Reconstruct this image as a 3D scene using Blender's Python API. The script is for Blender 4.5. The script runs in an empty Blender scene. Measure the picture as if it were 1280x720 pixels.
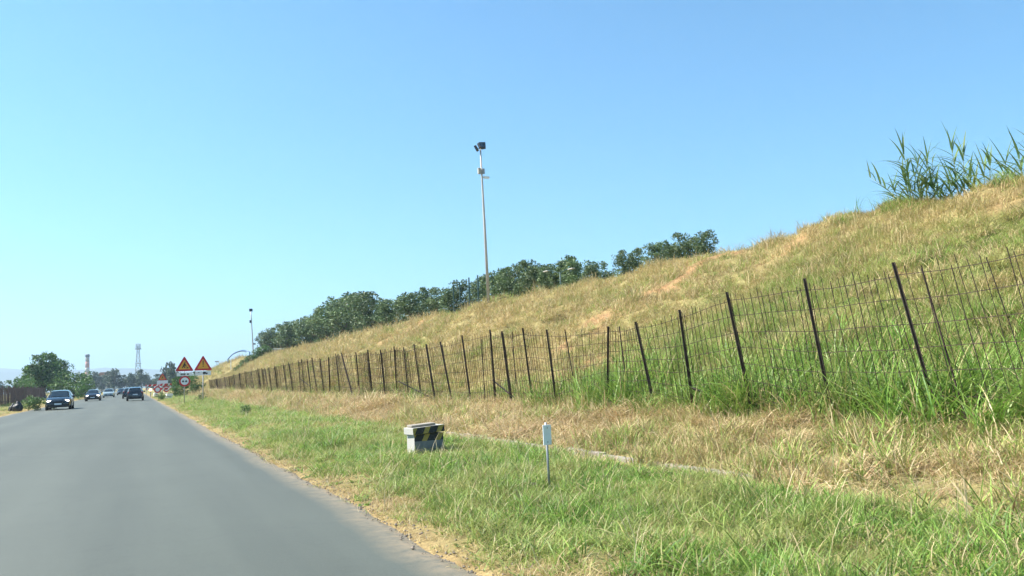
import bpy, bmesh, math, random
import numpy as np
from mathutils import Vector, Matrix, noise as mnoise

R = math.radians
scene = bpy.context.scene
col = scene.collection
rng = np.random.default_rng(7)
random.seed(7)

# ------------------------------------------------------------------ camera
W0, H0, F0 = 1280.0, 720.0, 1000.0
CAM = Vector((0, 0, 1.3))
_dy = Vector((168 - 640, -(485 - 360), -F0)).normalized()        # road direction in camera space
_dh = Vector((268 - 640, -(480.64 - 360), -F0))
_up = _dh.cross(_dy).normalized()
if _up.y < 0: _up = -_up
_dx = _dy.cross(_up).normalized()
RW = Matrix((_dx, _dy, _up))                                      # camera vector -> world vector
cam_data = bpy.data.cameras.new("camera")
cam = bpy.data.objects.new("camera", cam_data)
col.objects.link(cam)
cam.matrix_world = Matrix.Translation(CAM) @ RW.to_4x4()
cam_data.sensor_width = 36.0
cam_data.lens = F0 / W0 * 36.0
cam_data.clip_start = 0.05
cam_data.clip_end = 30000
scene.camera = cam

# ------------------------------------------------------------------ light
SUN_EL = R(50)
SUN_AZ = math.atan2(-0.88, 0.47)          # clockwise from +Y (negative: to the left of the road)
world = bpy.data.worlds.new("World")
scene.world = world
world.use_nodes = True
nt = world.node_tree
bg = nt.nodes["Background"]
sky = nt.nodes.new("ShaderNodeTexSky")
sky.sky_type = 'NISHITA'
sky.sun_disc = False
sky.sun_elevation = SUN_EL
sky.sun_rotation = SUN_AZ
sky.altitude = 0
sky.air_density = 1.0
sky.dust_density = 0.1
sky.ozone_density = 1.5
tint = nt.nodes.new("ShaderNodeMix"); tint.data_type = 'RGBA'; tint.blend_type = 'MULTIPLY'; tint.inputs[0].default_value = 1.0
tint.inputs[7].default_value = (0.53, 1.09, 1.28, 1)          # the camera's cool white balance
nt.links.new(sky.outputs[0], tint.inputs[6]); nt.links.new(tint.outputs[2], bg.inputs[0])
bg.inputs[1].default_value = 0.061
sun_d = bpy.data.lights.new("sun", 'SUN')
sun_d.energy = 4.6
sun_d.angle = R(0.5)
sun_d.color = (1.0, 0.95, 0.87)
sun = bpy.data.objects.new("sun", sun_d)
col.objects.link(sun)
_sv = Vector((math.sin(SUN_AZ) * math.cos(SUN_EL), math.cos(SUN_AZ) * math.cos(SUN_EL), math.sin(SUN_EL)))
sun.rotation_euler = _sv.to_track_quat('Z', 'Y').to_euler()
sun.location = (-30, 20, 40)
scene.view_settings.view_transform = 'Standard'
scene.view_settings.look = 'None'
scene.view_settings.exposure = 1.48
scene.view_settings.gamma = 1.0
scene.view_settings.use_curve_mapping = False
scene.render.engine = 'CYCLES'
scene.cycles.use_denoising = True
scene.cycles.max_bounces = 4
scene.cycles.diffuse_bounces = 3
scene.cycles.glossy_bounces = 2
scene.cycles.transmission_bounces = 2
scene.cycles.use_adaptive_sampling = True
scene.cycles.adaptive_threshold = 0.016
scene.cycles.transparent_max_bounces = 8
scene.cycles.volume_bounces = 0

# ------------------------------------------------------------------ projection helpers
def ray(px, py):
    return (RW @ Vector((px - W0 / 2, -(py - H0 / 2), -F0))).normalized()
def at_x(px, py, X):
    d = ray(px, py); return CAM + d * (X / d.x)
def at_y(px, py, Y):
    d = ray(px, py); return CAM + d * (Y / d.y)
def at_z(px, py, Z):
    d = ray(px, py); return CAM + d * ((Z - CAM.z) / d.z)

# ------------------------------------------------------------------ noise and terrain
def _hash(ix, iy, s):
    n = (ix.astype(np.int64) * 374761393 + iy.astype(np.int64) * 668265263 + s * 144665) & 0x7fffffff
    n = ((n ^ (n >> 13)) * 1274126177) & 0x7fffffff
    return ((n ^ (n >> 16)) & 0xffff) / 65535.0
def vnoise(x, y, s=0):
    x = np.asarray(x, float); y = np.asarray(y, float)
    x, y = np.broadcast_arrays(x, y)
    ix = np.floor(x); iy = np.floor(y); fx = x - ix; fy = y - iy
    fx = fx * fx * (3 - 2 * fx); fy = fy * fy * (3 - 2 * fy)
    a = _hash(ix, iy, s); b = _hash(ix + 1, iy, s); c = _hash(ix, iy + 1, s); d = _hash(ix + 1, iy + 1, s)
    return (a + (b - a) * fx) * (1 - fy) + (c + (d - c) * fx) * fy
def fbm(x, y, s=0, o=4):
    x = np.asarray(x, float); y = np.asarray(y, float)
    v = 0; a = 0.5; t = 0
    for k in range(o):
        v = v + a * vnoise(x * 2 ** k + 17.3 * k, y * 2 ** k - 9.1 * k, s + k); t += a; a *= 0.5
    return v / t
def sstep(a, b, x):
    t = np.clip((np.asarray(x, float) - a) / (b - a), 0, 1); return t * t * (3 - 2 * t)

ROAD_R, ROAD_L = 2.03, -7.0
FENCE_X = 8.0
def road_right(y):
    return ROAD_R + 0.10 * (fbm(y * 0.5, y * 0 + 3.3, 11, 4) - 0.5) * 2 + 0.05 * (fbm(y * 2.7, y * 0 + 5.1, 13, 3) - 0.5) * 2
def road_left(y):
    return ROAD_L + 0.15 * (fbm(y * 0.3, y * 0 + 8.3, 12, 4) - 0.5) * 2

def h_ground(x, y):
    x = np.asarray(x, float); y = np.asarray(y, float)
    prof = np.interp(x, [-9000, -300, -40, -12, -8, -7.25, -6.9, 1.95, 2.12, 2.8, 4.0, 5.2, 5.35, 5.75, 5.95, 6.6, 8.0, 9.0, 9.8, 14, 9000],
                     [0.0, 0.0, 0.1, 0.12, 0.06, -0.02, -0.05, -0.05, -0.008, 0.03, 0.06, 0.12, 0.08, 0.08, 0.16, 0.27, 0.5, 0.72, 0.4, 0.1, 0.0])
    near = sstep(2.15, 2.9, x) * sstep(20, 8, x) + sstep(-7.2, -8.5, x) * sstep(-60, -20, x)
    n = (fbm(x * 1.3, y * 1.3, 1) - 0.5) * 0.16 + (vnoise(x * 5, y * 5, 4) - 0.5) * 0.025
    return prof + n * near * (1 - 0.8 * np.exp(-((x - 5.5) / 0.25) ** 2))

def emb_env(y):      # how far the bank has risen along the road
    return sstep(150, 133, y)
def h_bank(x, y):
    x = np.asarray(x, float); y = np.asarray(y, float)
    t = np.clip((x - 8.6) / (18.2 - 8.6), 0, 1)
    p = t ** 1.12
    p = p - 0.03 * np.exp(-((t - 1) / 0.06) ** 2)
    top = 4.62
    z = 0.6 + top * p - 0.025 * np.clip(x - 18.5, 0, 60)
    # second, slightly higher mound beyond the gap
    t2 = np.clip((x - 9.6) / (17.5 - 9.6), 0, 1)
    z2 = 0.3 + np.interp(y, [140, 146, 150, 195, 204, 210], [0, 3.5, 5.6, 5.0, 3.2, 0.0]) * t2 ** 0.8
    z = np.maximum(0.6 + (z - 0.6) * emb_env(y), np.where(y > 139, z2, -1))
    amp = sstep(8.2, 10, x)
    rill = (fbm(x * 0.22 + y * 0.18, y * 0.55, 21, 3) - 0.5)
    z = z + amp * (rill * 0.75 + (fbm(x * 0.8, y * 0.8, 31, 4) - 0.5) * (0.46 - 0.18 * sstep(15.5, 18, x)) + (vnoise(x * 4, y * 4, 33) - 0.5) * 0.08)
    z = z - sstep(56, 74, x) * 6.0
    return z
def h_all(x, y):
    x = np.asarray(x, float)
    return np.where(x > 8.6, h_bank(x, y), h_ground(x, y))
def hit(px, py, lo=3.0, hi=260.0):
    d = ray(px, py)
    ts = np.linspace(lo, hi, 4000)
    P = np.array(CAM)[None] + ts[:, None] * np.array(d)[None]
    below = P[:, 2] < h_all(P[:, 0], P[:, 1])
    i = int(np.argmax(below)) if below.any() else len(ts) - 1
    return Vector(P[i])
def zt(x, y): return float(h_all(x, y))

# ------------------------------------------------------------------ object helpers
def tag(o, label=None, cat=None, group=None, kind=None):
    if label: o["label"] = label
    if cat: o["category"] = cat
    if group: o["group"] = group
    if kind: o["kind"] = kind
    return o
def empty(name, loc, rz=0.0):
    o = bpy.data.objects.new(name, None); col.objects.link(o)
    o.location = loc; o.rotation_euler = (0, 0, rz); o.empty_display_size = 0.2
    return o
def link_mesh(name, me, mat, parent=None):
    o = bpy.data.objects.new(name, me)
    if mat is not None and len(me.materials) == 0: me.materials.append(mat)
    col.objects.link(o)
    if parent is not None: o.parent = parent
    return o
def mesh_np(name, V, Fc, smooth=False, cols=None):
    me = bpy.data.meshes.new(name)
    me.from_pydata([tuple(v) for v in V], [], [tuple(int(i) for i in f) for f in Fc])
    if smooth: me.shade_smooth()
    if cols is not None:
        a = me.color_attributes.new("col", 'FLOAT_COLOR', 'POINT')
        c = np.ones((len(V), 4)); c[:, :3] = cols
        a.data.foreach_set("color", c.ravel())
    me.update(); return me
def copy_tree(o, parent=None):
    c = o.copy(); col.objects.link(c); c.parent = parent
    for ch in list(o.children): copy_tree(ch, c)
    return c

class MB:
    """collects shapes into one mesh"""
    def __init__(s): s.v = []; s.f = []
    def add(s, V, Fc):
        n = len(s.v); s.v += [tuple(v) for v in V]; s.f += [tuple(i + n for i in f) for f in Fc]; return s
    def box(s, c, d, M=None, taper=1.0):
        x, y, z = d[0] / 2, d[1] / 2, d[2] / 2
        V = [Vector((sx * x * (taper if sz > 0 else 1), sy * y * (taper if sz > 0 else 1), sz * z)) for sz in (-1, 1) for sx, sy in ((-1, -1), (1, -1), (1, 1), (-1, 1))]
        if M is not None: V = [M @ v for v in V]
        V = [v + Vector(c) for v in V]
        return s.add(V, [(3, 2, 1, 0), (4, 5, 6, 7), (0, 1, 5, 4), (1, 2, 6, 5), (2, 3, 7, 6), (3, 0, 4, 7)])
    def tube(s, pts, rad, n=6, caps=True):
        pts = [Vector(p) for p in pts]
        if not hasattr(rad, '__len__'): rad = [rad] * len(pts)
        rings = []
        V = []
        for i, p in enumerate(pts):
            t = (pts[min(i + 1, len(pts) - 1)] - pts[max(i - 1, 0)]).normalized()
            a = t.cross(Vector((0, 0, 1)) if abs(t.z) < 0.95 else Vector((1, 0, 0))).normalized(); b = t.cross(a)
            for k in range(n):
                an = 2 * math.pi * k / n
                V.append(p + (a * math.cos(an) + b * math.sin(an)) * rad[i])
        Fc = []
        for i in range(len(pts) - 1):
            for k in range(n):
                Fc.append((i * n + k, i * n + (k + 1) % n, (i + 1) * n + (k + 1) % n, (i + 1) * n + k))
        if caps:
            Fc.append(tuple(reversed(range(n)))); Fc.append(tuple((len(pts) - 1) * n + k for k in range(n)))
        return s.add(V, Fc)
    def prism(s, poly, axis_fn, t0, t1):
        """poly: 2-D points; axis_fn(u,v,t) -> 3-D"""
        n = len(poly)
        V = [axis_fn(u, v, t0) for u, v in poly] + [axis_fn(u, v, t1) for u, v in poly]
        Fc = [tuple(range(n)), tuple(reversed(range(n, 2 * n)))] + [(i + n, (i + 1) % n + n, (i + 1) % n, i) for i in range(n)]
        return s.add(V, Fc)
    def mesh(s, name, smooth=False, bevel=0.0):
        me = bpy.data.meshes.new(name); me.from_pydata(s.v, [], s.f)
        bm = bmesh.new(); bm.from_mesh(me)
        bmesh.ops.recalc_face_normals(bm, faces=bm.faces)
        if bevel > 0:
            es = [e for e in bm.edges if len(e.link_faces) == 2 and e.calc_face_angle(0) > 0.6]
            bmesh.ops.bevel(bm, geom=es, offset=bevel, segments=2, affect='EDGES', profile=0.6, clamp_overlap=True)
        bm.to_mesh(me); bm.free()
        if smooth: me.shade_smooth()
        return me
    def build(s, name, mat, parent=None, smooth=False, bevel=0.0):
        return link_mesh(name, s.mesh(name, smooth, bevel), mat, parent)

# ------------------------------------------------------------------ materials
def new_mat(name):
    m = bpy.data.materials.new(name); m.use_nodes = True
    return m, m.node_tree, m.node_tree.nodes["Principled BSDF"]
def N(nt, t, **kw):
    n = nt.nodes.new(t)
    for k, v in kw.items(): setattr(n, k, v)
    return n
def ramp(nt, stops, fac):
    r = N(nt, "ShaderNodeValToRGB")
    el = r.color_ramp.elements
    while len(el) < len(stops): el.new(0.5)
    for e, (p, c) in zip(el, stops):
        e.position = p; e.color = (*c, 1) if len(c) == 3 else c
    nt.links.new(fac, r.inputs[0]); return r
def pos(nt): return N(nt, "ShaderNodeNewGeometry").outputs["Position"]
def noise_tex(nt, scale, detail=4, rough=0.55, vec=None):
    n = N(nt, "ShaderNodeTexNoise"); n.inputs["Scale"].default_value = scale
    n.inputs["Detail"].default_value = detail; n.inputs["Roughness"].default_value = rough
    nt.links.new(vec if vec is not None else pos(nt), n.inputs["Vector"]); return n.outputs["Fac"]
def mix(nt, a, b, fac, mode='MIX'):
    m = N(nt, "ShaderNodeMix", data_type='RGBA', blend_type=mode)
    for s, v in ((m.inputs[0], fac), (m.inputs[6], a), (m.inputs[7], b)):
        if isinstance(v, (int, float)): s.default_value = v
        elif isinstance(v, tuple): s.default_value = (*v, 1) if len(v) == 3 else v
        else: nt.links.new(v, s)
    return m.outputs[2]
def bump(nt, h, strength, dist, bs):
    b = N(nt, "ShaderNodeBump"); b.inputs["Strength"].default_value = strength; b.inputs["Distance"].default_value = dist
    nt.links.new(h, b.inputs["Height"]); nt.links.new(b.outputs[0], bs.inputs["Normal"])
def plain(name, c, rough=0.6, metal=0.0, var=0.12, scale=6.0, bmp=0.0, emit=0.0, spec=0.5, obj_space=True):
    m, t, b = new_mat(name)
    vec = N(t, "ShaderNodeTexCoord").outputs["Object"] if obj_space else pos(t)
    n = noise_tex(t, scale, 5, 0.6, vec)
    r = ramp(t, [(0.25, tuple(x * (1 - var) for x in c)), (0.75, tuple(min(1, x * (1 + var)) for x in c))], n)
    t.links.new(r.outputs[0], b.inputs["Base Color"])
    b.inputs["Roughness"].default_value = rough; b.inputs["Metallic"].default_value = metal
    b.inputs["Specular IOR Level"].default_value = spec
    if bmp: bump(t, n, bmp, 0.02, b)
    if emit:
        b.inputs["Emission Color"].default_value = (*c, 1); b.inputs["Emission Strength"].default_value = emit
    return m
def leafy(name, trans=0.3, rough=0.55, patch_scale=0.5, dry=(0.42, 0.33, 0.14), dry_amt=0.35, var=0.25):
    """blade / leaf material: own colour from the 'col' attribute, varied per tuft and in patches over the ground"""
    m, t, b = new_mat(name)
    a = N(t, "ShaderNodeAttribute", attribute_name="col").outputs["Color"]
    rnd = N(t, "ShaderNodeObjectInfo").outputs["Random"]
    mr = N(t, "ShaderNodeMapRange"); t.links.new(rnd, mr.inputs[0]); mr.inputs[3].default_value = 1 - var; mr.inputs[4].default_value = 1 + var
    hs = N(t, "ShaderNodeHueSaturation"); t.links.new(mr.outputs[0], hs.inputs["Value"]); t.links.new(a, hs.inputs["Color"])
    pn = noise_tex(t, patch_scale, 3)
    pr = ramp(t, [(0.42, (0, 0, 0)), (0.68, (1, 1, 1))], pn)
    mm = N(t, "ShaderNodeMath", operation='MULTIPLY'); t.links.new(pr.outputs[0], mm.inputs[0]); mm.inputs[1].default_value = dry_amt
    c = mix(t, hs.outputs[0], dry, mm.outputs[0])
    t.links.new(c, b.inputs["Base Color"]); b.inputs["Roughness"].default_value = rough
    b.inputs["Specular IOR Level"].default_value = 0.35
    tr = N(t, "ShaderNodeBsdfTranslucent"); t.links.new(c, tr.inputs[0])
    ms = N(t, "ShaderNodeMixShader"); ms.inputs[0].default_value = trans
    t.links.new(b.outputs[0], ms.inputs[1]); t.links.new(tr.outputs[0], ms.inputs[2])
    t.links.new(ms.outputs[0], t.nodes["Material Output"].inputs[0])
    return m

M = {}
# asphalt
m, t, b = new_mat("asphalt")
p = pos(t)
mp = N(t, "ShaderNodeMapping"); mp.inputs["Scale"].default_value = (1.0, 0.06, 1.0); t.links.new(p, mp.inputs[0])
streak = noise_tex(t, 0.9, 4, 0.55, mp.outputs[0])
patch = noise_tex(t, 0.35, 5, 0.6)
grain = noise_tex(t, 75, 4, 0.8)
c1 = ramp(t, [(0.3, (0.062, 0.072, 0.057)), (0.7, (0.088, 0.099, 0.079))], streak).outputs[0]
c2 = ramp(t, [(0.3, (0.93, 0.93, 0.93)), (0.7, (1.06, 1.06, 1.05))], patch).outputs[0]
c3 = ramp(t, [(0.3, (0.72, 0.72, 0.72)), (0.75, (1.28, 1.27, 1.25))], grain).outputs[0]
cc = mix(t, mix(t, c1, c2, 1.0, 'MULTIPLY'), c3, 0.8, 'MULTIPLY')
# hairline cracks
vo = N(t, "ShaderNodeTexVoronoi", feature='DISTANCE_TO_EDGE'); vo.inputs["Scale"].default_value = 0.22
wn = N(t, "ShaderNodeTexNoise"); wn.inputs["Scale"].default_value = 1.6; wn.inputs["Detail"].default_value = 5; t.links.new(p, wn.inputs["Vector"])
wm = N(t, "ShaderNodeVectorMath", operation='MULTIPLY_ADD'); t.links.new(wn.outputs["Color"], wm.inputs[0]); wm.inputs[1].default_value = (0.9, 0.9, 0); t.links.new(p, wm.inputs[2])
t.links.new(wm.outputs[0], vo.inputs["Vector"])
ck = ramp(t, [(0.0, (1, 1, 1)), (0.004, (0, 0, 0))], vo.outputs["Distance"]).outputs[0]
ckm = ramp(t, [(0.48, (0, 0, 0)), (0.60, (0.75, 0.75, 0.75))], noise_tex(t, 0.09, 2)).outputs[0]
ckf = mix(t, ck, ckm, 1.0, 'MULTIPLY')
cc = mix(t, cc, (0.03, 0.03, 0.03), ckf)
# worn wheel paths, oil drips between them, and dust blown in from the verges
spx = N(t, "ShaderNodeSeparateXYZ"); t.links.new(p, spx.inputs[0])
wv = N(t, "ShaderNodeMath", operation='SINE'); wsc = N(t, "ShaderNodeMath", operation='MULTIPLY'); t.links.new(spx.outputs["X"], wsc.inputs[0]); wsc.inputs[1].default_value = 3.5; t.links.new(wsc.outputs[0], wv.inputs[0])
wr = ramp(t, [(0.0, (0.90, 0.90, 0.90)), (1.0, (1.07, 1.07, 1.06))], wv.outputs[0]).outputs[0]
cc = mix(t, cc, wr, 0.4, 'MULTIPLY')
blot = ramp(t, [(0.30, (0.80, 0.80, 0.80)), (0.45, (1, 1, 1)), (0.6, (1, 1, 1)), (0.75, (1.14, 1.13, 1.10))], noise_tex(t, 2.6, 6, 0.7)).outputs[0]
cc = mix(t, cc, blot, 0.45, 'MULTIPLY')
du = N(t, "ShaderNodeAttribute", attribute_name="dust").outputs["Fac"]
dn = N(t, "ShaderNodeMath", operation='MULTIPLY'); t.links.new(du, dn.inputs[0])
t.links.new(ramp(t, [(0.3, (0.1, 0.1, 0.1)), (0.62, (1, 1, 1))], noise_tex(t, 7, 6, 0.7)).outputs[0], dn.inputs[1])
cc = mix(t, cc, (0.27, 0.21, 0.13), dn.outputs[0])
t.links.new(cc, b.inputs["Base Color"])
b.inputs["Roughness"].default_value = 0.70; b.inputs["Specular IOR Level"].default_value = 0.5
bump(t, grain, 0.5, 0.006, b)
M["asphalt"] = m
# ground under and between the grass; 'gmask' holds how green the sward is, 'soil' how bare it is
m, t, b = new_mat("dry_earth")
gm = N(t, "ShaderNodeAttribute", attribute_name="gmask").outputs["Fac"]
so = N(t, "ShaderNodeAttribute", attribute_name="soil").outputs["Fac"]
n1 = noise_tex(t, 2.5, 6, 0.65); n2 = noise_tex(t, 22, 4, 0.65)
straw = ramp(t, [(0.3, (0.20, 0.155, 0.07)), (0.55, (0.33, 0.265, 0.115)), (0.75, (0.44, 0.365, 0.17))], n1).outputs[0]
green = ramp(t, [(0.3, (0.07, 0.10, 0.025)), (0.7, (0.15, 0.19, 0.05))], n1).outputs[0]
soil = ramp(t, [(0.3, (0.23, 0.135, 0.068)), (0.7, (0.47, 0.285, 0.135))], n1).outputs[0]
c = mix(t, mix(t, straw, green, gm), soil, so)
c = mix(t, c, ramp(t, [(0.3, (0.6, 0.6, 0.6)), (0.7, (1.3, 1.3, 1.3))], n2).outputs[0], 0.8, 'MULTIPLY')
t.links.new(c, b.inputs["Base Color"]); b.inputs["Roughness"].default_value = 0.95; b.inputs["Specular IOR Level"].default_value = 0.1
bump(t, n2, 0.8, 0.05, b)
M["earth"] = m
M["blade"] = leafy("grass_blades", 0.35, 0.5, 0.9, (0.46, 0.39, 0.16), 0.5)
M["straw"] = leafy("straw_blades", 0.25, 0.6, 0.7, (0.50, 0.36, 0.18), 0.45)
M["slope"] = leafy("slope_blades", 0.25, 0.65, 0.3, (0.50, 0.39, 0.165), 0.58)
M["tallb"] = leafy("tall_blades", 0.35, 0.45, 0.9, (0.38, 0.36, 0.12), 0.28)
M["leaf"] = leafy("tree_leaves", 0.2, 0.55, 0.4, (0.10, 0.12, 0.05), 0.3, 0.15)
M["reed"] = leafy("reed_leaves", 0.3, 0.62, 1.5, (0.22, 0.25, 0.08), 0.3, 0.1)
M["bark"] = plain("bark", (0.13, 0.10, 0.075), 0.9, var=0.35, scale=9, bmp=0.5)
M["iron"] = plain("rusty_dark_iron", (0.062, 0.041, 0.032), 0.7, 0.2, var=0.5, scale=14)
M["rust"] = plain("rusty_wire", (0.052, 0.032, 0.023), 0.8, 0.2, var=0.5, scale=8)
M["galv"] = plain("galvanised_steel", (0.42, 0.43, 0.43), 0.45, 0.6, var=0.15, scale=5)
M["pole"] = plain("weathered_pole_paint", (0.46, 0.42, 0.38), 0.55, 0.1, var=0.22, scale=1.4)
M["darkm"] = plain("dark_metal", (0.022, 0.028, 0.036), 0.5, 0.3, var=0.3)
M["white"] = plain("white_paint", (0.78, 0.78, 0.76), 0.5, var=0.06)
M["plate"] = plain("pale_sign_sheet", (0.72, 0.77, 0.80), 0.4, var=0.06, scale=10)
M["greym"] = plain("grey_metal", (0.30, 0.31, 0.32), 0.5, 0.4, var=0.2)
M["glass"] = plain("dark_glass", (0.012, 0.02, 0.026), 0.05, 0.0, var=0.1, spec=0.8)
M["rubber"] = plain("tyre_rubber", (0.016, 0.016, 0.017), 0.85, var=0.2)
M["rim"] = plain("wheel_rim", (0.28, 0.29, 0.30), 0.35, 0.7, var=0.1)
M["lampw"] = plain("lit_headlamp", (1.0, 0.98, 0.93), 0.2, emit=4.0)
M["lampoff"] = plain("headlamp_glass", (0.75, 0.78, 0.8), 0.12, 0.2)
M["amber"] = plain("lit_amber_lamp", (1.0, 0.72, 0.42), 0.3, emit=1.6)
M["tail"] = plain("tail_lamp_red", (0.30, 0.015, 0.015), 0.25)
M["signred"] = plain("sign_red", (0.50, 0.018, 0.022), 0.45, var=0.1)
M["signyel"] = plain("sign_yellow", (0.72, 0.34, 0.03), 0.45, var=0.1)
M["black"] = plain("sign_black", (0.012, 0.012, 0.014), 0.5, var=0.2)
M["teal"] = plain("teal_green_metal", (0.03, 0.07, 0.062), 0.5, 0.2, var=0.2)
M["bluep"] = plain("blue_pipe", (0.10, 0.19, 0.36), 0.4, var=0.15)
M["concrete"] = plain("concrete", (0.27, 0.235, 0.19), 0.9, var=0.28, scale=7, bmp=0.4)
M["concw"] = plain("whitewashed_concrete", (0.40, 0.385, 0.34), 0.85, var=0.3, scale=9, bmp=0.3)
M["brownwood"] = plain("brown_fence_wood", (0.15, 0.095, 0.08), 0.85, var=0.4, scale=3)
M["house"] = plain("pale_render", (0.55, 0.48, 0.42), 0.9, var=0.12)
M["rooft"] = plain("terracotta", (0.42, 0.19, 0.12), 0.85, var=0.2)
M["bag"] = plain("black_plastic", (0.022, 0.024, 0.026), 0.55, var=0.3, scale=8, bmp=0.6)
M["stone"] = plain("grey_stone", (0.22, 0.18, 0.14), 0.9, var=0.3, scale=12, bmp=0.5)
M["hill"] = plain("far_hill", (0.10, 0.115, 0.075), 0.95, var=0.4, scale=0.004, obj_space=False)

# ------------------------------------------------------------------ the setting: ground, road, bank, hills
SOIL = []                      # bare places on the bank: (x, y, rx, ry, strength)
def soil_line(pts, r, s):
    hs = [hit(*p) for p in pts]
    for a, bb in zip(hs[:-1], hs[1:]):
        n = max(2, int((bb - a).length / (r * 0.6)))
        for k in range(n):
            q = a.lerp(bb, k / n); SOIL.append((q.x, q.y, r, s))
soil_line([(930, 306), (880, 332), (840, 356), (800, 372)], 0.85, 1.0)
soil_line([(865, 345), (790, 385), (740, 405), (700, 440)], 0.75, 0.9)
soil_line([(745, 455), (722, 470)], 0.7, 0.8)
soil_line([(525, 403), (480, 425)], 1.1, 0.9)
soil_line([(1075, 345), (1120, 350), (1150, 345)], 0.35, 0.7)
soil_line([(1000, 300), (960, 330)], 0.6, 0.7)
soil_line([(640, 395), (610, 410)], 0.7, 0.6)
soil_line([(905, 320), (850, 336), (815, 352)], 1.0, 1.0)
soil_line([(1120, 300), (1090, 330)], 0.4, 0.6)
soil_line([(1060, 395), (1075, 420)], 0.35, 0.6)
soil_line([(1200, 240), (1260, 262)], 0.5, 0.5)
def soil_at(x, y):
    x = np.asarray(x, float); y = np.asarray(y, float)
    v = np.zeros(np.broadcast(x, y).shape)
    for sx, sy, r, s in SOIL:
        v = np.maximum(v, s * np.exp(-(((x - sx) / r) ** 2 + ((y - sy) / (r * 1.25)) ** 2)))
    n = fbm(x * 1.9, y * 1.5, 71, 4)
    v = np.clip(v * (sstep(.34, .60, n) * 1.0 + .2), 0, 1)
    return v
def green_at(x, y):
    """how green the sward is, 0 dry straw .. 1 lush"""
    x = np.asarray(x, float); y = np.asarray(y, float)
    n = fbm(x * 0.55, y * 0.45, 51, 4); n2 = fbm(x * 1.7, y * 1.5, 55, 3)
    verge = sstep(2.15, 2.85, x + (n2 - 0.5) * 1.1) * sstep(5.75, 5.05, x + (n - 0.5) * 1.0)
    verge = verge * np.clip(0.1 + 1.3 * n + .9 * (n2 - .5), 0, 1)
    far = sstep(75, 45, y)
    strip = 0.16 * sstep(5.5, 6, x) * sstep(8, 7, x)
    tall = np.exp(-((x - 8.3) / 0.8) ** 2) * (0.35 + 0.65 * sstep(19, 13, y))
    slope = sstep(8.2, 9, x) * (0.08 + 0.95 * sstep(20, 13, y + (n - .5) * 9) * sstep(18.2, 12, x + (n2 - .5) * 6) + 0.2 * sstep(0.5, 0.7, n))
    left = sstep(-7.4, -8.2, x) * np.clip((n - 0.42) * 3, 0, 0.8)
    return np.clip(np.maximum.reduce([verge * (0.55 + 0.45 * far), strip, tall, slope, left]), 0, 1)

def grid_mesh(name, xs, ys, hf, mat, holes=None, shift=None):
    X, Y = np.meshgrid(xs, ys)
    if shift is not None: X, Y = shift(X, Y)
    Z = hf(X, Y)
    nx, ny = len(xs), len(ys)
    V = np.stack([X.ravel(), Y.ravel(), Z.ravel()], 1)
    i = np.arange(nx * ny).reshape(ny, nx)
    Fc = np.stack([i[:-1, :-1].ravel(), i[:-1, 1:].ravel(), i[1:, 1:].ravel(), i[1:, :-1].ravel()], 1)
    me = bpy.data.meshes.new(name)
    me.vertices.add(len(V)); me.vertices.foreach_set("co", V.ravel())
    me.loops.add(Fc.size); me.loops.foreach_set("vertex_index", Fc.ravel().astype(np.int32))
    me.polygons.add(len(Fc)); me.polygons.foreach_set("loop_start", np.arange(0, Fc.size, 4, dtype=np.int32))
    me.update(calc_edges=True); me.validate()
    me.shade_smooth()
    return me, X.ravel(), Y.ravel()
def fattr(me, name, v):
    a = me.attributes.new(name, 'FLOAT', 'POINT'); a.data.foreach_set("value", np.asarray(v, np.float32))

xs = np.concatenate([[-9000, -4000, -1500, -500, -200, -90, -50, -32], np.arange(-24, -7.6, 0.6), np.arange(-7.6, -6.6, 0.1), [-4, 0], np.arange(1.5, 9.2, 0.11), [9.8, 11, 14, 20, 40, 80, 200, 600, 2000, 9000]])
ys = np.concatenate([[-600, -100, -30, -10], np.arange(-3, 22, 0.14), np.arange(22, 60, 0.35), np.arange(60, 150, 1.0), np.arange(152, 300, 8), [330, 400, 600, 1000, 2000, 4000, 9000]])
me, GX, GY = grid_mesh("ground", xs, ys, h_ground, M["earth"])
gq = green_at(GX, GY)
gq = np.where(np.abs(GX) > 40, 0.45, gq)
fattr(me, "gmask", gq)
edge = np.exp(-np.clip(GX - road_right(GY), 0, 9) / 0.22) * (GX < 4) * (GX > 0) + np.exp(-np.clip(-GX - 7, 0, 9) / 0.3) * (GX < -5)
fattr(me, "soil", np.clip(edge * (0.1 + 0.7 * fbm(GX * 1.2, GY * 0.6, 61)), 0, 1))
ground = link_mesh("ground", me, M["earth"]); tag(ground, kind="structure")

ry = np.concatenate([[-60, -20], np.arange(-4, 30, 0.25), np.arange(30, 120, 1.0), [130, 160, 200, 300, 500, 900, 1600, 3000]])
V, Fc = [], []
ux = [0, 0.012, 0.04, 0.2, 0.4, 0.5, 0.6, 0.8, 0.96, 0.988, 1.0]
for yy in ry:
    l, r = float(road_left(yy)), float(road_right(yy))
    V.append((l - 0.06, yy, -0.06))
    for u in ux:
        e = min(u, 1 - u)
        V.append((l + (r - l) * u, yy, 0.0 + 0.03 * (1 - (2 * u - 1) ** 2) - (0.012 if e == 0 else 0)))
    V.append((r + 0.10, yy, -0.05))
k = len(ux) + 2
for j in range(len(ry) - 1):
    for i in range(k - 1):
        Fc.append((j * k + i, j * k + i + 1, (j + 1) * k + i + 1, (j + 1) * k + i))
me = mesh_np("road", V, Fc, True)
fattr(me, "dust", np.tile(np.array([1, 1, .75, 0, 0, 0, 0, 0, 0, 0, .75, 1, 1], np.float32), len(ry)))
road = link_mesh("road", me, M["asphalt"]); tag(road, kind="structure")

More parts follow.
